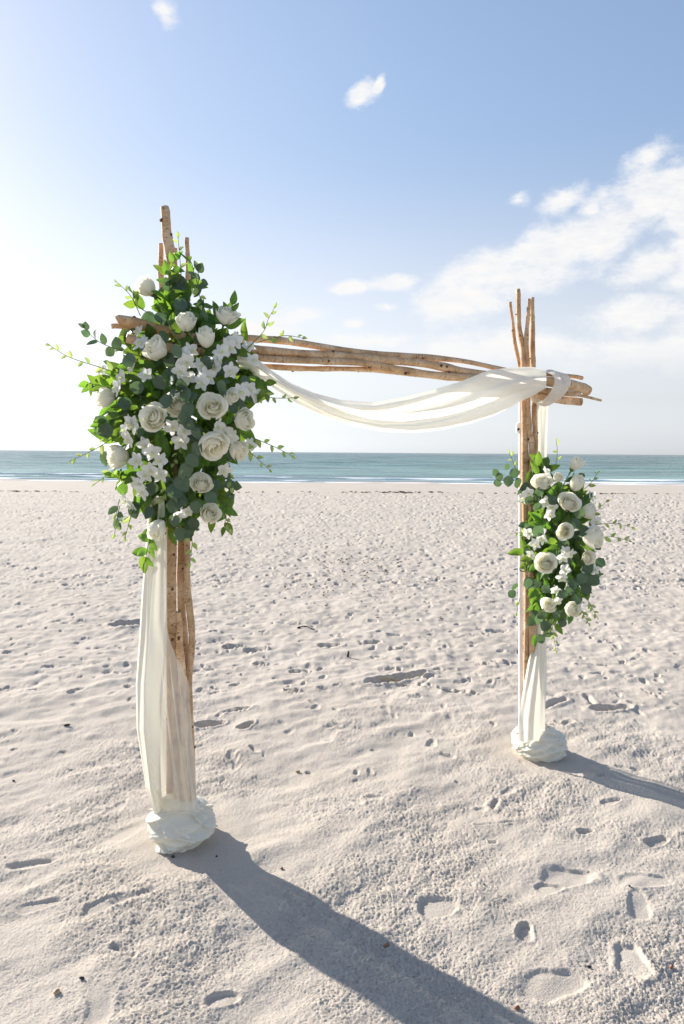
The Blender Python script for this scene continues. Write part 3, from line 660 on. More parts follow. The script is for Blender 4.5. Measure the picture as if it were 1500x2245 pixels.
def bundle(foot, R_, Ht, parent, seed, lean=(0, 0)):
    """cloth wound and tucked round the foot: one lumpy mass of overlapping slanting folds"""
    r = random.Random(seed); nz, na = 64, 200
    z = np.linspace(0, 1, nz + 1)[:, None]; a = np.linspace(0, 2 * np.pi, na, endpoint=False)[None, :]
    prof = 0.76 + .30 * np.sin(np.minimum(1, z * 1.2) * math.pi * .85) ** .8 - .38 * z ** 3
    prof = prof * (1 + .07 * np.sin(a * 2 + seed) + .05 * np.sin(3 * a + 2 * seed + 2 * z))
    add = np.zeros((nz + 1, na))
    for k in range(34):
        th = r.uniform(0, 6.283); span = r.uniform(.8, 2.2); z0 = r.uniform(-.05, 1.0); slope = r.choice((-1, 1, 1)) * r.uniform(.04, .38); w = r.uniform(.07, .20); am = r.uniform(.09, .22); cv = r.uniform(-.12, .12)
        d = (a - th + math.pi) % (2 * math.pi) - math.pi
        line = z0 + slope * d + cv * d * d; q = (z - line) / w
        pr = np.where(q < 0, sstep(-.12, 0, q), 1 - sstep(0, 1.5, q)) * np.clip(1 - (np.abs(d) / span) ** 3, 0, 1)
        add = np.where(am * pr > add, am * pr + .25 * add, add + .35 * am * pr)
    wr = 0
    for k in range(12):                                     # small creases
        th = r.uniform(0, 6.283); d = (a - th + math.pi) % (2 * math.pi) - math.pi
        wr = wr + .022 * np.sin((z * r.uniform(2, 5) + d * r.uniform(-1.2, 1.2)) * 6.283) * np.exp(-(d / .7) ** 2)
    rr = R_ * (prof + add * .85 + wr - .06)
    zz = Ht * (z * (1 + .10 * np.sin(a + seed) * z)) + 0 * a
    X = foot.x + rr * np.cos(a) + lean[0] * z; Y = foot.y + rr * np.sin(a) * .94 + lean[1] * z; Z = foot.z - .014 + zz
    V = np.stack([X, Y, Z], -1).reshape(-1, 3).tolist(); F = []
    for i in range(nz):
        for j in range(na): F.append((i * na + j, i * na + (j + 1) % na, (i + 1) * na + (j + 1) % na, (i + 1) * na + j))
    V.append((foot.x + lean[0], foot.y + lean[1], foot.z + Ht * .93)); c = len(V) - 1
    for j in range(na): F.append((nz * na + j, nz * na + (j + 1) % na, c))
    for k in range(10):                                     # loose tucked edges, thin and scalloped
        th = r.uniform(0, 6.283) if k > 3 else -1.6 + r.uniform(-1.2, 1.2); span = r.uniform(.5, 1.1); z0 = r.uniform(.18, .85); sl_ = r.choice((-1, 1)) * r.uniform(.05, .32); wd = r.uniform(.10, .24); n, m_ = 46, 10; ph = r.uniform(0, 9); b = len(V)
        for i in range(n + 1):
            t = 2 * i / n - 1; aa = th + span * t; end = max(0, 1 - abs(t) ** 3)
            for j in range(m_ + 1):
                v = j / m_
                zv = z0 + sl_ * t - wd * v * (.35 + .65 * end) + .015 * math.sin(5 * t + ph) * v; zv = min(max(zv, .02), .98)
                iz = min(nz, max(0, int(zv * nz))); ia = int((aa % 6.28318) / 6.28318 * na) % na
                rad = rr[iz, ia] - .012 + (.020 * v + .007 * math.sin(t * 9 + ph + v * 2) * v + .004 * math.sin(t * 23 + ph * 2) * v + .005 * math.sin(v * 7 + ph)) * (.2 + .8 * end)
                V.append((foot.x + rad * math.cos(aa) + lean[0] * zv, foot.y + rad * math.sin(aa) * .94 + lean[1] * zv, foot.z - .010 + Ht * zv))
        F += [tuple(b + q_ for q_ in f) for f in grid_faces(n, m_)]
    return link('bundle', mesh_of('bundle', V, F, [M['bundle']]), parent)
bundle(Vector((RB.x + .012, RB.y, HEIGHT(RB.x, RB.y))), .128, .165, swag_root, 4, (-.01, 0))

# --- left drape
left_root = thing('hanging_drape', LB + Vector((-.08, -.05, 0)), 'sheer ivory drape hanging below the larger flowers, wound round the left post foot', 'drape')
LY = [1090, 1180, 1300, 1400, 1500, 1600, 1680, 1730, 1785]
LLx = [322, 316, 306, 300, 293, 295, 308, 316, 336]
LRx = [362, 366, 366, 366, 358, 352, 352, 354, 358]
def tuck(y, py): return y + (YL - .045 - y) * float(sstep(1725, 1800, np.array(py)))
def ldrape(u, v):
    py = 1090 + (1800 - 1090) * u
    l, r_ = interp(LY, LLx, py), interp(LY, LRx, py)
    y = YL - .06 - .01 * u + (.020 + .014 * u) * fold(v, 7.7, 1.6, u * .6) - .045 * math.sin(math.pi * v) * (.4 + u) + (.125 + .02 * u) * max(0, 1 - v / .14) ** 1.5
    return P(l + (r_ - l) * v + 5 * max(0, 1 - v / .14) ** 2, py, tuck(y, py))
cloth('panel', ldrape, 110, 60, M['cloth'], left_root)
RY2 = [1095, 1360, 1400, 1440, 1470, 1500, 1550, 1600, 1700, 1785]
RR2 = [361, 364, 371, 386, 402, 415, 417, 420, 431, 438]
def lsheer(u, v):
    py = 1100 + (1800 - 1100) * u; u = max(0, (py - 1360) / 425)
    l = interp(LY, LLx, py) + 26; r_ = interp(RY2, RR2, py)
    # diagonal pleats running down to the right
    d = v - .35 * u
    y = YL - .160 - .03 * u + .006 * fold(d, 8.8, .8, u) - .05 * math.sin(math.pi * v) * u + .10 * max(0, v - .8) * u * 2
    return P(l + (r_ - l) * v, py, tuck(y, py))
cloth('sheer_layer', lsheer, 130, 60, M['sheer'], left_root)
def lpleat(u, v, a, b, w0, w1):                            # a doubled strip that reads whiter
    py = 1440 + (1800 - 1440) * u
    c = a + (b - a) * u ** 1.1; w = w0 + (w1 - w0) * u
    return P(c + (v - .5) * w, py, tuck(YL - .225 - .02 * math.sin(math.pi * v), py))
for a_, b_, w0, w1 in ((352, 398, .6, 10), (372, 415, .6, 9), (388, 430, .6, 8)):
    cloth('pleat', lambda u, v: lpleat(u, v, a_, b_, w0, w1), 40, 8, M['sheer'], left_root)
def lback(u, v):                                           # the length that passes round the back of the sticks
    py = 1100 + (1790 - 1100) * u
    l = interp(LY, LLx, py) + 5; r_ = interp([1100, 1360, 1480, 1600, 1790], [362, 366, 384, 402, 420], py)
    return P(l + (r_ - l) * v, py, YL + .045 + .05 * math.sin(math.pi * v) * (.3 + u) + .010 * fold(v, 3.4, 1.4, u))
cloth('back_layer', lback, 60, 40, M['cloth'], left_root)
bundle(Vector((LB.x, LB.y, HEIGHT(LB.x, LB.y))), .130, .172, left_root, 23, (.012, 0))

# ------------------------------------------------------------------ flower and leaf meshes
def leaf_mesh(name, mat, wide, tip, curl, nu=6, nv=4, fold_=.18):
    V, U = [], []
    for i in range(nu + 1):
        t = i / nu
        w = wide * (math.sin(math.pi * t ** tip) ** .75 if 0 < t < 1 else 0.03)
        for j in range(nv + 1):
            s = 2 * j / nv - 1
            V.append((s * w, t, fold_ * abs(s) * w - curl * t * t + .03 * math.sin(6 * t + s * 2))); U.append((t, s * .5 + .5))
    return mesh_of(name, V, grid_faces(nu, nv), [mat], uvs=U)
LEAVES = [leaf_mesh('leaf', M['leaf'], .23, .8, .18), leaf_mesh('leaf', M['leaf'], .27, .85, .38, 6, 4, .32), leaf_mesh('leaf', M['leaf'], .20, .75, .05, 6, 4, .4), leaf_mesh('leaf', M['leaf'], .25, .72, -.20, 6, 4, .25)]
EUCA = [leaf_mesh('eucalyptus_leaf', M['euca'], .46, .88, .12, 7, 4, .10), leaf_mesh('eucalyptus_leaf', M['euca'], .42, .8, .22, 7, 4, .14), leaf_mesh('eucalyptus_leaf', M['euca'], .30, .85, .10, 7, 4, .16)]
BUD = leaf_mesh('bud', M['bud'], .26, .85, .15, 5, 4, .55)

def petal_geo(i, n, kind, r):
    """one petal as a patch of a nested cup; the inner ones roll in a spiral, the outer ones open and curl at the rim"""
    t = i / (n - 1)
    th0 = i * 2.399 + r.uniform(-.2, .2)
    if kind == 'open': Rm, Zt, curl, close, A = .13 + .60 * t ** .8, 1.0 - .30 * t ** 2.2, .36 * max(0, t - .35) ** 1.2, .10 * (1 - t), 1.45 - .45 * t
    elif kind == 'half': Rm, Zt, curl, close, A = .13 + .52 * t ** .85, 1.08 - .16 * t ** 2, .26 * max(0, t - .4) ** 1.3, .16 * (1 - t * .6), 1.5 - .45 * t
    else: Rm, Zt, curl, close, A = .12 + .42 * t ** .9, 1.22 - .20 * t, .10 * t ** 4, .26 * (1 - t * .7), 1.5 - .35 * t
    nu, nv = 6, 6; V = []; wob = r.uniform(0, 6.28); hgt = r.uniform(.94, 1.06); tipn = r.uniform(.03, .10) * t
    for k in range(nv + 1):
        w = 2 * k / nv - 1
        vmax = (1 - .24 * abs(w) ** 2.4 + tipn * (1 - abs(w)) ** 1.5) * hgt
        for j in range(nu + 1):
            v = j / nu
            rad = .10 + (Rm - .10) * math.sin(min(1, v * 1.25) * math.pi / 2) ** .75
            rad += curl * max(0, v - .55) ** 1.6 * 4.2 * (1 - .35 * abs(w)) - close * max(0, v - .5) ** 1.5 * 1.6 * Rm / .5
            rad += .055 * w * (1 - .5 * t)                                   # spiral overlap
            rad += .028 * t * math.sin(w * 4.5 + wob) * v * v
            z = Zt * v ** 1.15 * vmax - curl * max(0, v - .72) ** 2 * 2.6
            z += .02 * math.sin(w * 3.7 + wob) * v
            ang = th0 + w * A * (.55 + .45 * math.sin(math.pi * min(.5, v * .75)))
            V.append((rad * math.cos(ang), rad * math.sin(ang), z))
    return V, grid_faces(nv, nu)
ROSES = {}
def rose_meshes(kind, var=0):
    if (kind, var) in ROSES: return ROSES[kind, var]
    n = {'open': 30, 'half': 22, 'bud': 13}[kind]
    n -= 4 * var; r = random.Random(n); pet = []; mx = 0
    raw = [petal_geo(i, n, kind, r) for i in range(n)]
    mx = max(math.hypot(v[0], v[1]) for P_, F_ in raw for v in P_)
    for i, (P_, F_) in enumerate(raw):
        Vn = [(x / mx, y / mx, (z - .45) / mx) for x, y, z in P_]
        pet.append(mesh_of('petal', Vn, F_, [M['rosein'] if i < n * .36 else M['rose']]))
    # heart: a rolled cone, and the green calyx under it
    V, F, mi = [], [], []
    for ring, (rr, z) in enumerate(((.13, .15), (.17, .45), (.15, .72), (.07, .86))):
        for s in range(10):
            a = 2 * math.pi * s / 10; V.append((rr * math.cos(a) / mx, rr * math.sin(a) / mx, (z - .45) / mx))
    for ring in range(3):
        for s in range(10): F.append((ring * 10 + s, ring * 10 + (s + 1) % 10, ring * 10 + 10 + (s + 1) % 10, ring * 10 + 10 + s)); mi.append(0)
    F.append(tuple(range(30, 40))); mi.append(0)
    b = len(V)
    for ring, (rr, z) in enumerate(((.05, -.55), (.06, -.2), (.20, -.10), (.26, .04))):
        for s in range(8):
            a = 2 * math.pi * s / 8; V.append((rr * math.cos(a) / mx, rr * math.sin(a) / mx, (z - .45) / mx))
    for ring in range(3):
        for s in range(8): F.append((b + ring * 8 + s, b + ring * 8 + (s + 1) % 8, b + ring * 8 + 8 + (s + 1) % 8, b + ring * 8 + 8 + s)); mi.append(1)
    core = mesh_of('rose', V, F, [M['rosein'], M['calyx']], mat_idx=mi)
    ROSES[kind, var] = (core, pet); return ROSES[kind, var]
def rose(parent, pos, face, rad, kind, spin=0.0, label=None):
    rose.n = getattr(rose, 'n', 0) + 1; vr = random.Random(rose.n)
    core, pet = rose_meshes(kind, rose.n % 3 if kind != 'bud' else 0)
    q = Vector(face).normalized().to_track_quat('Z', 'Y').to_matrix().to_4x4()
    mw = Matrix.Translation(pos) @ q @ Matrix.Rotation(spin, 4, 'Z') @ Matrix.Diagonal((rad * vr.uniform(.92, 1.06), rad * vr.uniform(.9, 1.04), rad * vr.uniform(.85, 1.15), 1))
    o = link('rose', core, parent, mw)
    if label: o['label'] = label
    for p in pet: link('petal', p, o, mw)
    return o
OP = []
for wd, cu in ((.30, .10), (.40, -.05)):
    OP.append(leaf_mesh('petal', M['orchid'], wd, .95, cu, 6, 4, -.10))
def lip_mesh():
    V, F = [], []
    for i, (rr, z) in enumerate(((.06, 0), (.16, .12), (.22, .28), (.30, .40))):
        for s in range(8):
            a = 2 * math.pi * s / 8; V.append((rr * math.cos(a), rr * math.sin(a) * .75 - .10 - .2 * z, z * (1 - .25 * math.sin(a))))
    for i in range(3):
        for s in range(8): F.append((i * 8 + s, i * 8 + (s + 1) % 8, i * 8 + 8 + (s + 1) % 8, i * 8 + 8 + s))
    return mesh_of('orchid', V, F, [M['lip']])
LIP = lip_mesh()
def orchid(parent, pos, face, rad, spin):
    q = Vector(face).normalized().to_track_quat('Z', 'Y').to_matrix().to_4x4()
    mw = Matrix.Translation(pos) @ q @ Matrix.Rotation(spin, 4, 'Z') @ Matrix.Scale(rad, 4)
    o = link('orchid', LIP, parent, mw)
    for k in range(5):
        a = (90, 90 + 72, 90 + 144, 90 - 144, 90 - 72)[k]
        m_ = OP[1] if k in (1, 4) else OP[0]
        link('petal', m_, o, mw @ Matrix.Rotation(math.radians(a - 90), 4, 'Z') @ Matrix.Rotation(math.radians(12), 4, 'X') @ Matrix.Diagonal((1, 1.0, 1, 1)))
    return o
def sprig(parent, pts, Y0, Y1, nb, rad=.0018, kind='bud', size=.032, bend=0, start=.25, r=random):
    n = len(pts); W = [P(x, y, Y0 + (Y1 - Y0) * i / (n - 1)) for i, (x, y) in enumerate(pts)]
    path = catmull(W, 16); rr = [rad * (1 - .55 * i / 16) for i in range(17)]
    V, F, U = tube_geo(path, rr, 6)
    o = link('sprig', mesh_of('sprig', V, F, [M['stem']], uvs=U), parent)
    for k in range(nb):
        t = start + (1 - start) * (k / max(1, nb - 1)) if nb > 1 else 1
        i = min(int(t * 16), 15); tg = (path[i + 1] - path[i]).normalized(); side = Vector((-tg.z, 0, tg.x)) * (1 if k % 2 else -1)
        if k == nb - 1: side = Vector()
        d = (tg * r.uniform(.5, .9) + side * r.uniform(.6, 1.0) + Vector((0, r.uniform(-.4, .2), r.uniform(-.3, .1)))).normalized()
        s = size * (1.15 - .5 * t) * r.uniform(.85, 1.2)
        if kind == 'bud': link('bud', BUD, o, frame(path[i], d, Vector((r.gauss(0, .5), -1, r.gauss(.3, .4))), s))
        elif kind == 'euca': link('eucalyptus_leaf', EUCA[r.randrange(3)], o, frame(path[i], d, Vector((r.gauss(0, .5), -1, r.gauss(.3, .4))), s))
        else: link('leaf', LEAVES[r.randrange(4)], o, frame(path[i], d, Vector((r.gauss(0, .5), -1, r.gauss(.3, .4))), s))
    return o

def radial_q(poly, c, x, y):
    """distance from c over the distance of the outline in that direction"""
    dx, dy = x - c[0], y - c[1]; best = None
    for i in range(len(poly)):
        (x1, y1), (x2, y2) = poly[i], poly[(i + 1) % len(poly)]
        ex, ey = x2 - x1, y2 - y1; den = dx * ey - dy * ex
        if abs(den) < 1e-9: continue
        t = ((x1 - c[0]) * ey - (y1 - c[1]) * ex) / den; s = ((x1 - c[0]) * dy - (y1 - c[1]) * dx) / den
        if t > 0 and -1e-6 <= s <= 1 + 1e-6 and (best is None or t < best): best = t
    return 9 if best is None else 1 / best
def fill(parent, poly, c, Y, bulge, n, kinds, seed, size, q_rng=(0, 1), layer=(0.25, 1.0), face=1.0, avoid=(), name_stuff=None):
    r = random.Random(seed); xs = [p[0] for p in poly]; ys = [p[1] for p in poly]; k = 0
    V, F = [], []
    tries = 0
    while k < n and tries < n * 60:
        tries += 1
        x, y = r.uniform(min(xs), max(xs)), r.uniform(min(ys), max(ys)); q = radial_q(poly, c, x, y)
        if not (q_rng[0] <= q <= q_rng[1]): continue
        if any((x - a) ** 2 + (y - b) ** 2 < (d * .42) ** 2 for a, b, d in avoid) and r.random() < .85: continue
        dep = Y - bulge * math.sqrt(max(0, 1 - q * q)) * r.uniform(*layer)
        pos = P(x, y, dep); k += 1
        out = Vector((x - c[0], 0, c[1] - y)); out.normalize()
        tip = (out * r.uniform(.4, 1.1) + Vector((r.gauss(0, .45), r.gauss(-.25, .4), r.gauss(-.35, .45)))).normalized()
        nrm = Vector((r.gauss(0, .55), -face, r.gauss(.45, .5)))
        s = size * r.uniform(.72, 1.2); mesh = kinds[r.randrange(len(kinds))]
        mw = frame(pos - tip * s * .5, tip, nrm, s)
        if name_stuff:
            b = len(V); V.extend(mw @ v.co for v in mesh.vertices); F.extend(tuple(b + i for i in p.vertices) for p in mesh.polygons)
        else:
            link(mesh.name.split('.')[0], mesh, parent, mw)
    if name_stuff:
        link(name_stuff, mesh_of(name_stuff, V, F, [kinds[0].materials[0]]), parent, kind='stuff')

# ------------------------------------------------------------------ left arrangement
FL = thing('flower_arrangement', P(385, 900, YL - .16), 'large cascading arrangement of white roses, orchids and greenery tied where beam meets left post', 'flower arrangement')
CL = (385, 900)
POLY_L = [(372, 585), (408, 600), (430, 660), (500, 672), (545, 735), (562, 790), (590, 850), (548, 905), (552, 985), (505, 1010), (512, 1080), (490, 1150), (440, 1160), (415, 1185), (385, 1195), (340, 1170), (300, 1130), (262, 1075), (262, 1030), (225, 985), (215, 930), (228, 880), (192, 840), (230, 800), (262, 745), (290, 700), (335, 690), (345, 620)]
ROSE_L = [(323, 632, 25, (-.6, -.5, .5), 'half', -.10), (495, 695, 27, (.35, -.55, .75), 'half', -.12), (452, 745, 23, (.1, -.6, .8), 'bud', -.20), (347, 768, 30, (-.45, -.75, .45), 'half', -.20),
          (234, 870, 26, (-.8, -.5, -.1), 'half', -.10), (392, 888, 34, (0, -.9, .45), 'open', -.24), (338, 918, 36, (-.15, -1, .2), 'open', -.29), (466, 893, 34, (.12, -1, .22), 'open', -.28),
          (531, 922, 27, (.8, -.6, .2), 'half', -.18), (466, 968, 36, (.35, -.75, -.55), 'half', -.27), (520, 985, 25, (.7, -.5, -.3), 'half', -.15), (441, 1062, 28, (.25, -.75, .55), 'open', -.20),
          (458, 1128, 26, (.3, -.7, .3), 'half', -.18), (347, 1155, 23, (-.3, -.7, -.6), 'bud', -.16), (264, 1002, 27, (-.7, -.6, .1), 'half', -.12), (506, 872, 19, (.4, -.8, .3), 'bud', -.22), (408, 710, 24, (.1, -.7, .7), 'half', -.18)]
rr_ = random.Random(2)
for x, y, rad, f, k, off in ROSE_L:
    Y = YL - .06 + off; rose(FL, P(x, y, Y), f, rad * Y / FPX * 1.06, k, rr_.uniform(0, 6.28))
AV_L = [(x, y, rad * 2) for x, y, rad, *_ in ROSE_L]
ORCH_L = [(303, 728), (310, 752), (400, 775), (418, 768), (409, 792), (476, 788), (486, 772), (500, 762), (516, 748), (545, 760), (452, 826), (444, 838), (472, 806), (395, 812), (412, 828), (283, 925), (274, 942), (292, 930), (528, 858), (546, 852), (560, 866),
          (318, 975), (334, 990), (352, 1010), (330, 1030), (318, 1042), (404, 944), (396, 968), (478, 934), (494, 948), (508, 958), (548, 975), (352, 1040), (305, 1060), (394, 1098), (288, 1108), (276, 1096), (312, 1078), (412, 1120), (258, 850), (290, 806), (268, 826), (320, 822), (222, 812), (505, 812), (555, 790), (392, 1130), (300, 1010), (378, 936), (440, 800), (492, 1030), (282, 962)]
for i, (x, y) in enumerate(ORCH_L):
    q = min(1, radial_q(POLY_L, CL, x, y)); Y = YL - .09 - .24 * math.sqrt(max(0, 1 - q * q)) * rr_.uniform(.8, 1.05)
    f = Vector(((x - 385) / 200 + rr_.gauss(0, .4), -1, (900 - y) / 400 + rr_.gauss(0, .35)))
    orchid(FL, P(x, y, Y), f, rr_.uniform(.030, .039), rr_.uniform(-.6, .6))
# eucalyptus seen one by one in the photograph: px, py, size px
EU_L = [(325, 698, 34), (376, 868, 36), (392, 856, 32), (406, 866, 32), (420, 870, 30), (362, 880, 34), (412, 898, 34), (402, 918, 30), (398, 845, 30), (350, 838, 34), (222, 928, 36), (232, 945, 34), (229, 1006, 30), (263, 1136, 32), (294, 1120, 34), (408, 1034, 42), (400, 1060, 40), (384, 1076, 40), (376, 1092, 36), (394, 1098, 34), (424, 1150, 32), (395, 1172, 34), (382, 1142, 30), (502, 1062, 26), (429, 612, 26), (432, 640, 26), (285, 728, 34), (430, 986, 36), (388, 770, 28), (508, 996, 34), (282, 788, 36), (486, 850, 34), (430, 1112, 30), (462, 1090, 30), (380, 1110, 32), (374, 836, 32), (414, 930, 30), (430, 950, 28), (422, 1010, 34), (300, 850, 30)]
for x, y, s in EU_L:
    q = min(1, radial_q(POLY_L, CL, x, y)); Y = YL - .10 - .26 * math.sqrt(max(0, 1 - q * q)); L_ = s * Y / FPX * 1.05
    tip = Vector((rr_.gauss(0, .6), rr_.gauss(0, .25), rr_.gauss(-.4, .6))).normalized()
    link('eucalyptus_leaf', EUCA[rr_.randrange(2)], FL, frame(P(x, y, Y) - tip * L_ * .5, tip, Vector((rr_.gauss(0, .3), -1, rr_.gauss(.2, .35))), L_))
LEAF_L = [(208, 842, 40, (-1, 0, .1)), (395, 642, 40, (1, 0, -.2)), (412, 640, 46, (0, 0, -1)), (378, 600, 48, (-.2, 0, 1)), (462, 704, 42, (-.2, 0, 1)), (504, 672, 26, (.3, 0, .8)), (578, 846, 36, (.5, 0, -1)), (410, 690, 34, (-1, 0, -.2)), (465, 1152, 34, (0, 0, -1)), (318, 1178, 38, (-1, 0, .1)), (344, 1176, 34, (1, 0, .2)), (306, 1210, 38, (-1, 0, -.1)), (316, 1238, 40, (.2, 0, -1)), (334, 1212, 28, (.4, 0, -1)), (262, 1044, 34, (-.9, 0, .3)), (290, 1045, 46, (.1, 0, -1)), (356, 615, 26, (-1, 0, .1)), (352, 590, 30, (-.5, 0, .6)), (385, 668, 34, (.4, 0, 1)), (350, 672, 34, (-1, 0, -.1)), (440, 672, 34, (.4, 0, .9))]
for x, y, s, tp_ in LEAF_L:
    Y = YL - .12; L_ = s * Y / FPX * 1.05; tip = Vector(tp_) + Vector((0, rr_.gauss(-.1, .2), 0)); tip.normalize()
    link('leaf', LEAVES[rr_.randrange(4)], FL, frame(P(x, y, Y) - tip * L_ * .5, tip, Vector((rr_.gauss(0, .3), -1, rr_.gauss(.3, .3))), L_))
fill(FL, POLY_L, CL, YL - .07, .25, 170, LEAVES, 21, .090, (0, 1.0), (.10, .80), 1.0, AV_L)
fill(FL, POLY_L, CL, YL - .07, .26, 45, EUCA[:2], 22, .054, (.1, .98), (.6, .95), 1.2, AV_L)
fill(FL, POLY_L, CL, YL + .02, .22, 520, LEAVES, 23, .092, (0, .86), (.0, .75), .9, (), 'foliage')
SPR_L = [([(320, 838), (222, 806), (150, 782), (102, 752)], 9), ([(308, 692), (286, 648), (254, 616)], 5), ([(398, 612), (394, 562), (390, 516)], 5), ([(542, 765), (578, 726), (588, 700), (604, 670)], 6), ([(560, 752), (622, 736), (668, 742)], 5), ([(530, 858), (598, 872), (650, 872)], 6), ([(498, 940), (550, 992), (596, 1034)], 7), ([(530, 950), (594, 976), (646, 1002)], 7), ([(270, 945), (210, 984), (150, 1012)], 7), ([(295, 998), (242, 1036), (204, 1064)], 6), ([(290, 1120), (274, 1180)], 4), ([(262, 1110), (250, 1176)], 3), ([(490, 1115), (504, 1162)], 4), ([(404, 940), (410, 980), (416, 1024)], 6), ([(420, 1155), (421, 1195), (416, 1240)], 5), ([(405, 945), (392, 985), (378, 1020)], 5), ([(470, 850), (508, 880), (540, 900)], 4), ([(350, 1030), (364, 1070), (350, 1100)], 6), ([(430, 610), (438, 650), (440, 672)], 4), ([(500, 1000), (505, 1040), (508, 1072)], 4)]
for pts, nb in SPR_L: sprig(FL, pts, YL - .16, YL - .24, nb, r=rr_)
sprig(FL, [(304, 780), (222, 752), (180, 714)], YL - .14, YL - .2, 8, .0016, 'euca', .042, r=rr_)
sprig(FL, [(338, 1130), (326, 1190), (316, 1240)], YL - .18, YL - .22, 5, .002, 'leaf', .055, r=rr_)
for pts, nb in [([(262, 862), (222, 846), (190, 838)], 5), ([(285, 905), (244, 920), (212, 930)], 5), ([(300, 1050), (270, 1052), (248, 1040)], 5), ([(330, 690), (300, 668), (290, 640)], 4), ([(480, 730), (504, 696), (510, 664)], 4), ([(545, 820), (580, 838), (586, 868)], 4),
                ([(480, 1090), (496, 1120), (490, 1160)], 5), ([(400, 640), (424, 600), (416, 566)], 5), ([(370, 640), (372, 600), (384, 566)], 5)]:
    sprig(FL, pts, YL - .12, YL - .2, nb, .0018, 'leaf', .066, r=rr_)
for pts, nb in [([(262, 1095), (256, 1125), (262, 1150)], 4), ([(250, 940), (226, 948), (214, 934)], 4), ([(500, 1040), (512, 1062), (510, 1085)], 4), ([(424, 640), (436, 610), (430, 584)], 4), ([(410, 1130), (424, 1152), (420, 1176)], 4)]:
    sprig(FL, pts, YL - .12, YL - .2, nb, .0016, 'euca', .05, r=rr_)
sprig(FL, [(398, 760), (366, 700), (342, 652)], YL - .26, YL - .17, 2, .0032, 'leaf', .05, start=.4, r=rr_)

# ------------------------------------------------------------------ right arrangement
FR = thing('flower_arrangement', P(1222, 1180, YR - .14), 'smaller arrangement of white roses, orchids and eucalyptus tied low on the right post', 'flower arrangement')
CR = (1222, 1190)
POLY_R = [(1172, 995), (1205, 990), (1225, 1030), (1275, 1030), (1292, 1075), (1300, 1120), (1318, 1160), (1312, 1230), (1318, 1262), (1300, 1320), (1270, 1345), (1240, 1372), (1218, 1395), (1180, 1412), (1172, 1395), (1160, 1330), (1150, 1290), (1148, 1220), (1140, 1180), (1146, 1120), (1148, 1070), (1160, 1030)]
ROSE_R = [(1261, 1020, 16, (.35, -.5, .8), 'bud', -.10), (1189, 1059, 25, (-.15, -.65, .75), 'open', -.18), (1263, 1063, 17, (.3, -.5, .8), 'bud', -.12), (1247, 1103, 27, (.05, -.9, .5), 'open', -.24), (1239, 1165, 21, (-.1, -1, .1), 'open', -.26), (1296, 1178, 26, (.7, -.7, 0), 'half', -.20), (1196, 1236, 26, (-.25, -.8, .5), 'open', -.24), (1289, 1223, 18, (.3, -1, .2), 'open', -.20), (1202, 1328, 20, (-.15, -.7, .5), 'half', -.18), (1252, 1335, 19, (.3, -.7, .1), 'half', -.14), (1287, 1122, 21, (.7, -.5, .3), 'half', -.12), (1221, 1048, 12, (.1, -.8, .4), 'bud', -.15)]
for x, y, rad, f, k, off in ROSE_R:
    Y = YR - .05 + off; rose(FR, P(x, y, Y), f, rad * Y / FPX * 1.06, k, rr_.uniform(0, 6.28))
AV_R = [(x, y, rad * 2) for x, y, rad, *_ in ROSE_R]
ORCH_R = [(1159, 1081), (1150, 1092), (1198, 1100), (1210, 1112), (1298, 1088), (1190, 1180), (1174, 1192), (1157, 1170), (1184, 1168), (1240, 1209), (1234, 1222), (1250, 1214), (1238, 1249), (1232, 1266), (1218, 1293), (1228, 1305), (1222, 1318), (1307, 1143), (1304, 1249), (1198, 1034), (1165, 1215), (1284, 1246), (1244, 1290), (1204, 1128), (1300, 1160)]
for x, y in ORCH_R:
    q = min(1, radial_q(POLY_R, CR, x, y)); Y = YR - .09 - .20 * math.sqrt(max(0, 1 - q * q)) * rr_.uniform(.8, 1.05)
    orchid(FR, P(x, y, Y), Vector(((x - 1222) / 120 + rr_.gauss(0, .4), -1, (1190 - y) / 300 + rr_.gauss(0, .35))), rr_.uniform(.030, .038), rr_.uniform(-.6, .6))
EU_R = [(1087, 1036, 18), (1095, 1046, 20), (1092, 1059, 20), (1112, 1024, 16), (1115, 1055, 24), (1129, 1037, 24), (1136, 1060, 26), (1267, 1313, 26), (1287, 1293, 28), (1302, 1273, 28), (1314, 1263, 24), (1272, 1300, 28), (1287, 1273, 28), (1316, 1234, 24), (1289, 1246, 26), (1250, 1295, 24), (1233, 1303, 24), (1258, 1280, 26), (1276, 1268, 26), (1146, 1251, 18), (1129, 1287, 20), (1123, 1302, 20), (1203, 1391, 26), (1196, 1372, 26), (1182, 1356, 24), (1166, 1362, 24), (1188, 1348, 24), (1183, 1078, 22), (1213, 1095, 26), (1283, 1166, 28), (1270, 1125, 26), (1160, 1098, 24), (1178, 1112, 24), (1180, 1165, 28), (1158, 1280, 26), (1262, 1148, 26), (1143, 1078, 20), (1186, 1401, 22)]
for x, y, s in EU_R:
    q = min(1, radial_q(POLY_R, CR, x, y)); Y = YR - .09 - .23 * math.sqrt(max(0, 1 - q * q)); L_ = s * Y / FPX * 1.05
    tip = Vector((rr_.gauss(0, .6), rr_.gauss(0, .25), rr_.gauss(-.4, .6))).normalized()
    link('eucalyptus_leaf', EUCA[rr_.randrange(2)], FR, frame(P(x, y, Y) - tip * L_ * .5, tip, Vector((rr_.gauss(0, .3), -1, rr_.gauss(.2, .35))), L_))
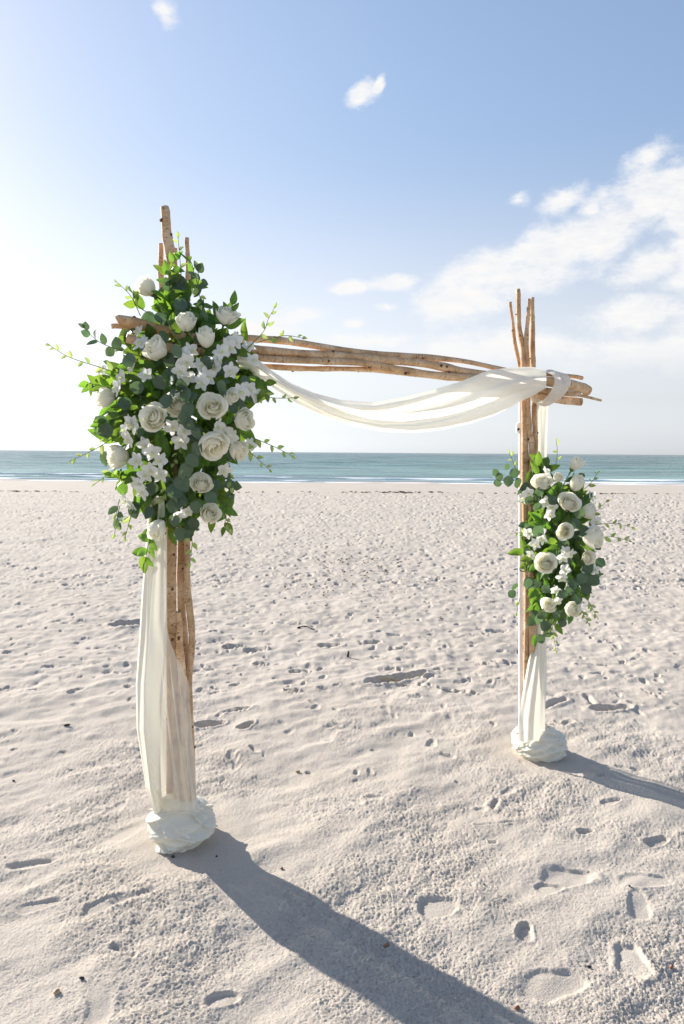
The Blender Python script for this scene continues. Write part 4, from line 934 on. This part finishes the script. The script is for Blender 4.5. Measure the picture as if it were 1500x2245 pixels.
LEAF_R = [(1180, 1005, 34, (-.1, 0, 1)), (1196, 1012, 34, (.4, 0, .9)), (1172, 1025, 34, (-.5, 0, .8)), (1176, 1048, 30, (-.8, 0, -.5)), (1134, 1210, 34, (-1, 0, .1)), (1156, 1224, 30, (-.6, 0, -.4)), (1170, 1132, 36, (-.5, 0, -.6)), (1182, 1125, 36, (.8, 0, .3)), (1146, 1190, 28, (-.2, 0, 1)), (1272, 1084, 30, (.9, 0, .1)), (1172, 1310, 36, (-.2, 0, -1)), (1186, 1318, 34, (.2, 0, -1)), (1172, 1405, 26, (-.2, 0, -1)), (1200, 1285, 30, (.3, 0, -.8))]
for x, y, s, tp_ in LEAF_R:
    Y = YR - .13; L_ = s * Y / FPX * 1.05; tip = Vector(tp_) + Vector((0, rr_.gauss(-.1, .2), 0)); tip.normalize()
    link('leaf', LEAVES[rr_.randrange(4)], FR, frame(P(x, y, Y) - tip * L_ * .5, tip, Vector((rr_.gauss(0, .3), -1, rr_.gauss(.3, .3))), L_))
fill(FR, POLY_R, CR, YR - .06, .20, 90, LEAVES, 31, .082, (0, .96), (.10, .80), 1.0, AV_R)
fill(FR, POLY_R, CR, YR - .06, .21, 32, EUCA[:2], 32, .054, (.1, .98), (.6, .95), 1.2, AV_R)
fill(FR, POLY_R, CR, YR + .02, .18, 360, LEAVES, 33, .088, (0, .84), (.0, .75), .9, (), 'foliage')
SPR_R = [([(1208, 1338), (1212, 1380), (1220, 1432)], 8), ([(1268, 1322), (1280, 1348), (1292, 1368)], 6), ([(1287, 1312), (1298, 1332), (1310, 1354)], 6), ([(1290, 1136), (1311, 1118), (1331, 1098)], 3), ([(1305, 1150), (1348, 1148), (1390, 1157)], 5), ([(1308, 1180), (1345, 1177), (1383, 1187)], 5), ([(1218, 1022), (1222, 990), (1219, 962)], 4), ([(1133, 1035), (1124, 1010), (1116, 990)], 4), ([(1282, 1072), (1298, 1056), (1312, 1034)], 5), ([(1160, 1170), (1140, 1168), (1120, 1170)], 3), ([(1232, 1210), (1240, 1240), (1244, 1275)], 4), ([(1140, 1310), (1136, 1330), (1132, 1345)], 2)]
for pts, nb in SPR_R: sprig(FR, pts, YR - .16, YR - .22, nb, r=rr_)
sprig(FR, [(1228, 1080), (1242, 1050), (1258, 1026)], YR - .2, YR - .16, 2, .003, 'leaf', .03, start=.2, r=rr_)

# ------------------------------------------------------------------ small things lying on the sand
def blob(name, px, py, s, mat, label, cat, seed, rotz=0):
    s = tuple(q * .75 for q in s); r = random.Random(seed); g = G(px, py); z = HEIGHT(g.x, g.y); V, F = [], []
    nu, nv = 5, 9
    for i in range(nu + 1):
        a = math.pi * i / nu
        for j in range(nv):
            b = 2 * math.pi * j / nv; k = 1 + .22 * math.sin(2 * b + seed) + .15 * math.sin(3 * a + b)
            x, y = s[0] * math.sin(a) * math.cos(b) * k, s[1] * math.sin(a) * math.sin(b) * k
            V.append((x * math.cos(rotz) - y * math.sin(rotz), x * math.sin(rotz) + y * math.cos(rotz), s[2] * (1 + math.cos(a)) * (1 + .2 * math.sin(b * 2 + seed)) * .9))
    for i in range(nu):
        for j in range(nv): F.append((i * nv + j, i * nv + (j + 1) % nv, (i + 1) * nv + (j + 1) % nv, (i + 1) * nv + j))
    return link(name, mesh_of(name, V, F, [mat]), None, Matrix.Translation((g.x, g.y, z - s[2] * .15)), label=label, category=cat)
def twig(name, pts, zs, rad, mat, label, cat):
    W = []
    for (px, py), z in zip(pts, zs):
        g = G(px, py); W.append(Vector((g.x, g.y, HEIGHT(g.x, g.y) + z)))
    path = catmull(W, 12); V, F, U = tube_geo(path, lambda i, a: rad * (1 + .3 * math.sin(i * 1.3)) * (1 - .4 * i / 12), 6)
    return link(name, mesh_of(name, V, F, [mat], uvs=U), label=label, category=cat)
blob('shell', 125, 2184, (.011, .018, .009), M['shell'], 'tan shell fragment lying in the lower left corner of the sand', 'shell', 1, .3)
blob('pebble', 180, 2156, (.010, .006, .006), M['stone'], 'dark pebble just above the tan shell at lower left', 'pebble', 2)
blob('pebble', 30, 1715, (.010, .006, .006), M['stone'], 'dark pebble on the sand at the far left, level with the drape foot', 'pebble', 3)
blob('pebble', 380, 1880, (.013, .008, .006), M['stone'], 'black pebble touching the front of the left cloth bundle', 'pebble', 4)
blob('pebble', 475, 1881, (.006, .005, .006), M['stone'], 'tiny black speck in the shadow just right of the left cloth bundle', 'pebble', 5)
blob('shell', 848, 2078, (.016, .007, .007), M['rust'], 'rust red shell chip inside the long shadow', 'shell', 6, .3)
blob('shell', 1134, 2216, (.011, .008, .008), M['rust'], 'orange red shell chip at the shadow edge near the bottom', 'shell', 7)
blob('dry_leaf', 653, 1692, (.014, .008, .008), M['straw'], 'small yellow orange leaf scrap on open sand between the posts', 'leaf', 8, .2)
blob('pebble', 1292, 2131, (.009, .006, .006), M['stone'], 'dark reddish pebble on churned sand at lower right', 'pebble', 9)
blob('pebble', 1062, 1948, (.006, .005, .005), M['stone'], 'tiny black speck on flat sand right of the shadow', 'pebble', 10)
blob('pebble', 1380, 1954, (.008, .005, .005), M['stone'], 'small black pebble beside the shoe print at right', 'pebble', 11)
blob('shell', 1472, 2130, (.012, .007, .007), M['rust'], 'rusty shell chip near the right edge of the sand', 'shell', 12)
blob('shell', 618, 1910, (.008, .007, .006), M['rust'], 'orange shell speck just above the long shadow', 'shell', 13)
blob('dry_leaf', 147, 1597, (.022, .008, .008), M['twig'], 'brown leaf scrap on the sand left of the left drape', 'leaf', 14, .3)
twig('twig', [(652, 1380), (668, 1379), (690, 1383)], (.006, .012, .006), .007, M['twig'], 'thin dark twig lying flat on the sand behind the arch', 'twig')
g_ = G(762, 1441); W_ = [Vector((g_.x, g_.y, HEIGHT(g_.x, g_.y) - .02 + .032 * k)) + Vector((.004 * k, 0, 0)) for k in range(3)]
V_, F_, U_ = tube_geo(W_, [.010, .009, .006], 6)
link('stick_stub', mesh_of('stick_stub', V_, F_, [M['twig']], uvs=U_), label='short dark stick poking upright out of the sand', category='stick')
tuft = []; tf = []; g_ = G(880, 1494); r_ = random.Random(4)
for k in range(22):
    p0 = Vector((g_.x + r_.gauss(0, .05), g_.y + r_.gauss(0, .03), HEIGHT(g_.x, g_.y))); d = Vector((r_.gauss(0, .06), r_.gauss(0, .03), r_.uniform(.015, .045)))
    V_, F_, _u = tube_geo([p0, p0 + d * .6, p0 + d + Vector((d.x * .3, 0, -.012))], [.0025, .002, .001], 4); b = len(tuft); tuft += V_; tf += [tuple(b + i for i in f) for f in F_]
link('grass_tuft', mesh_of('grass_tuft', tuft, tf, [M['straw']]), label='little tuft of dry yellow grass on a ridge of sand', category='grass tuft')
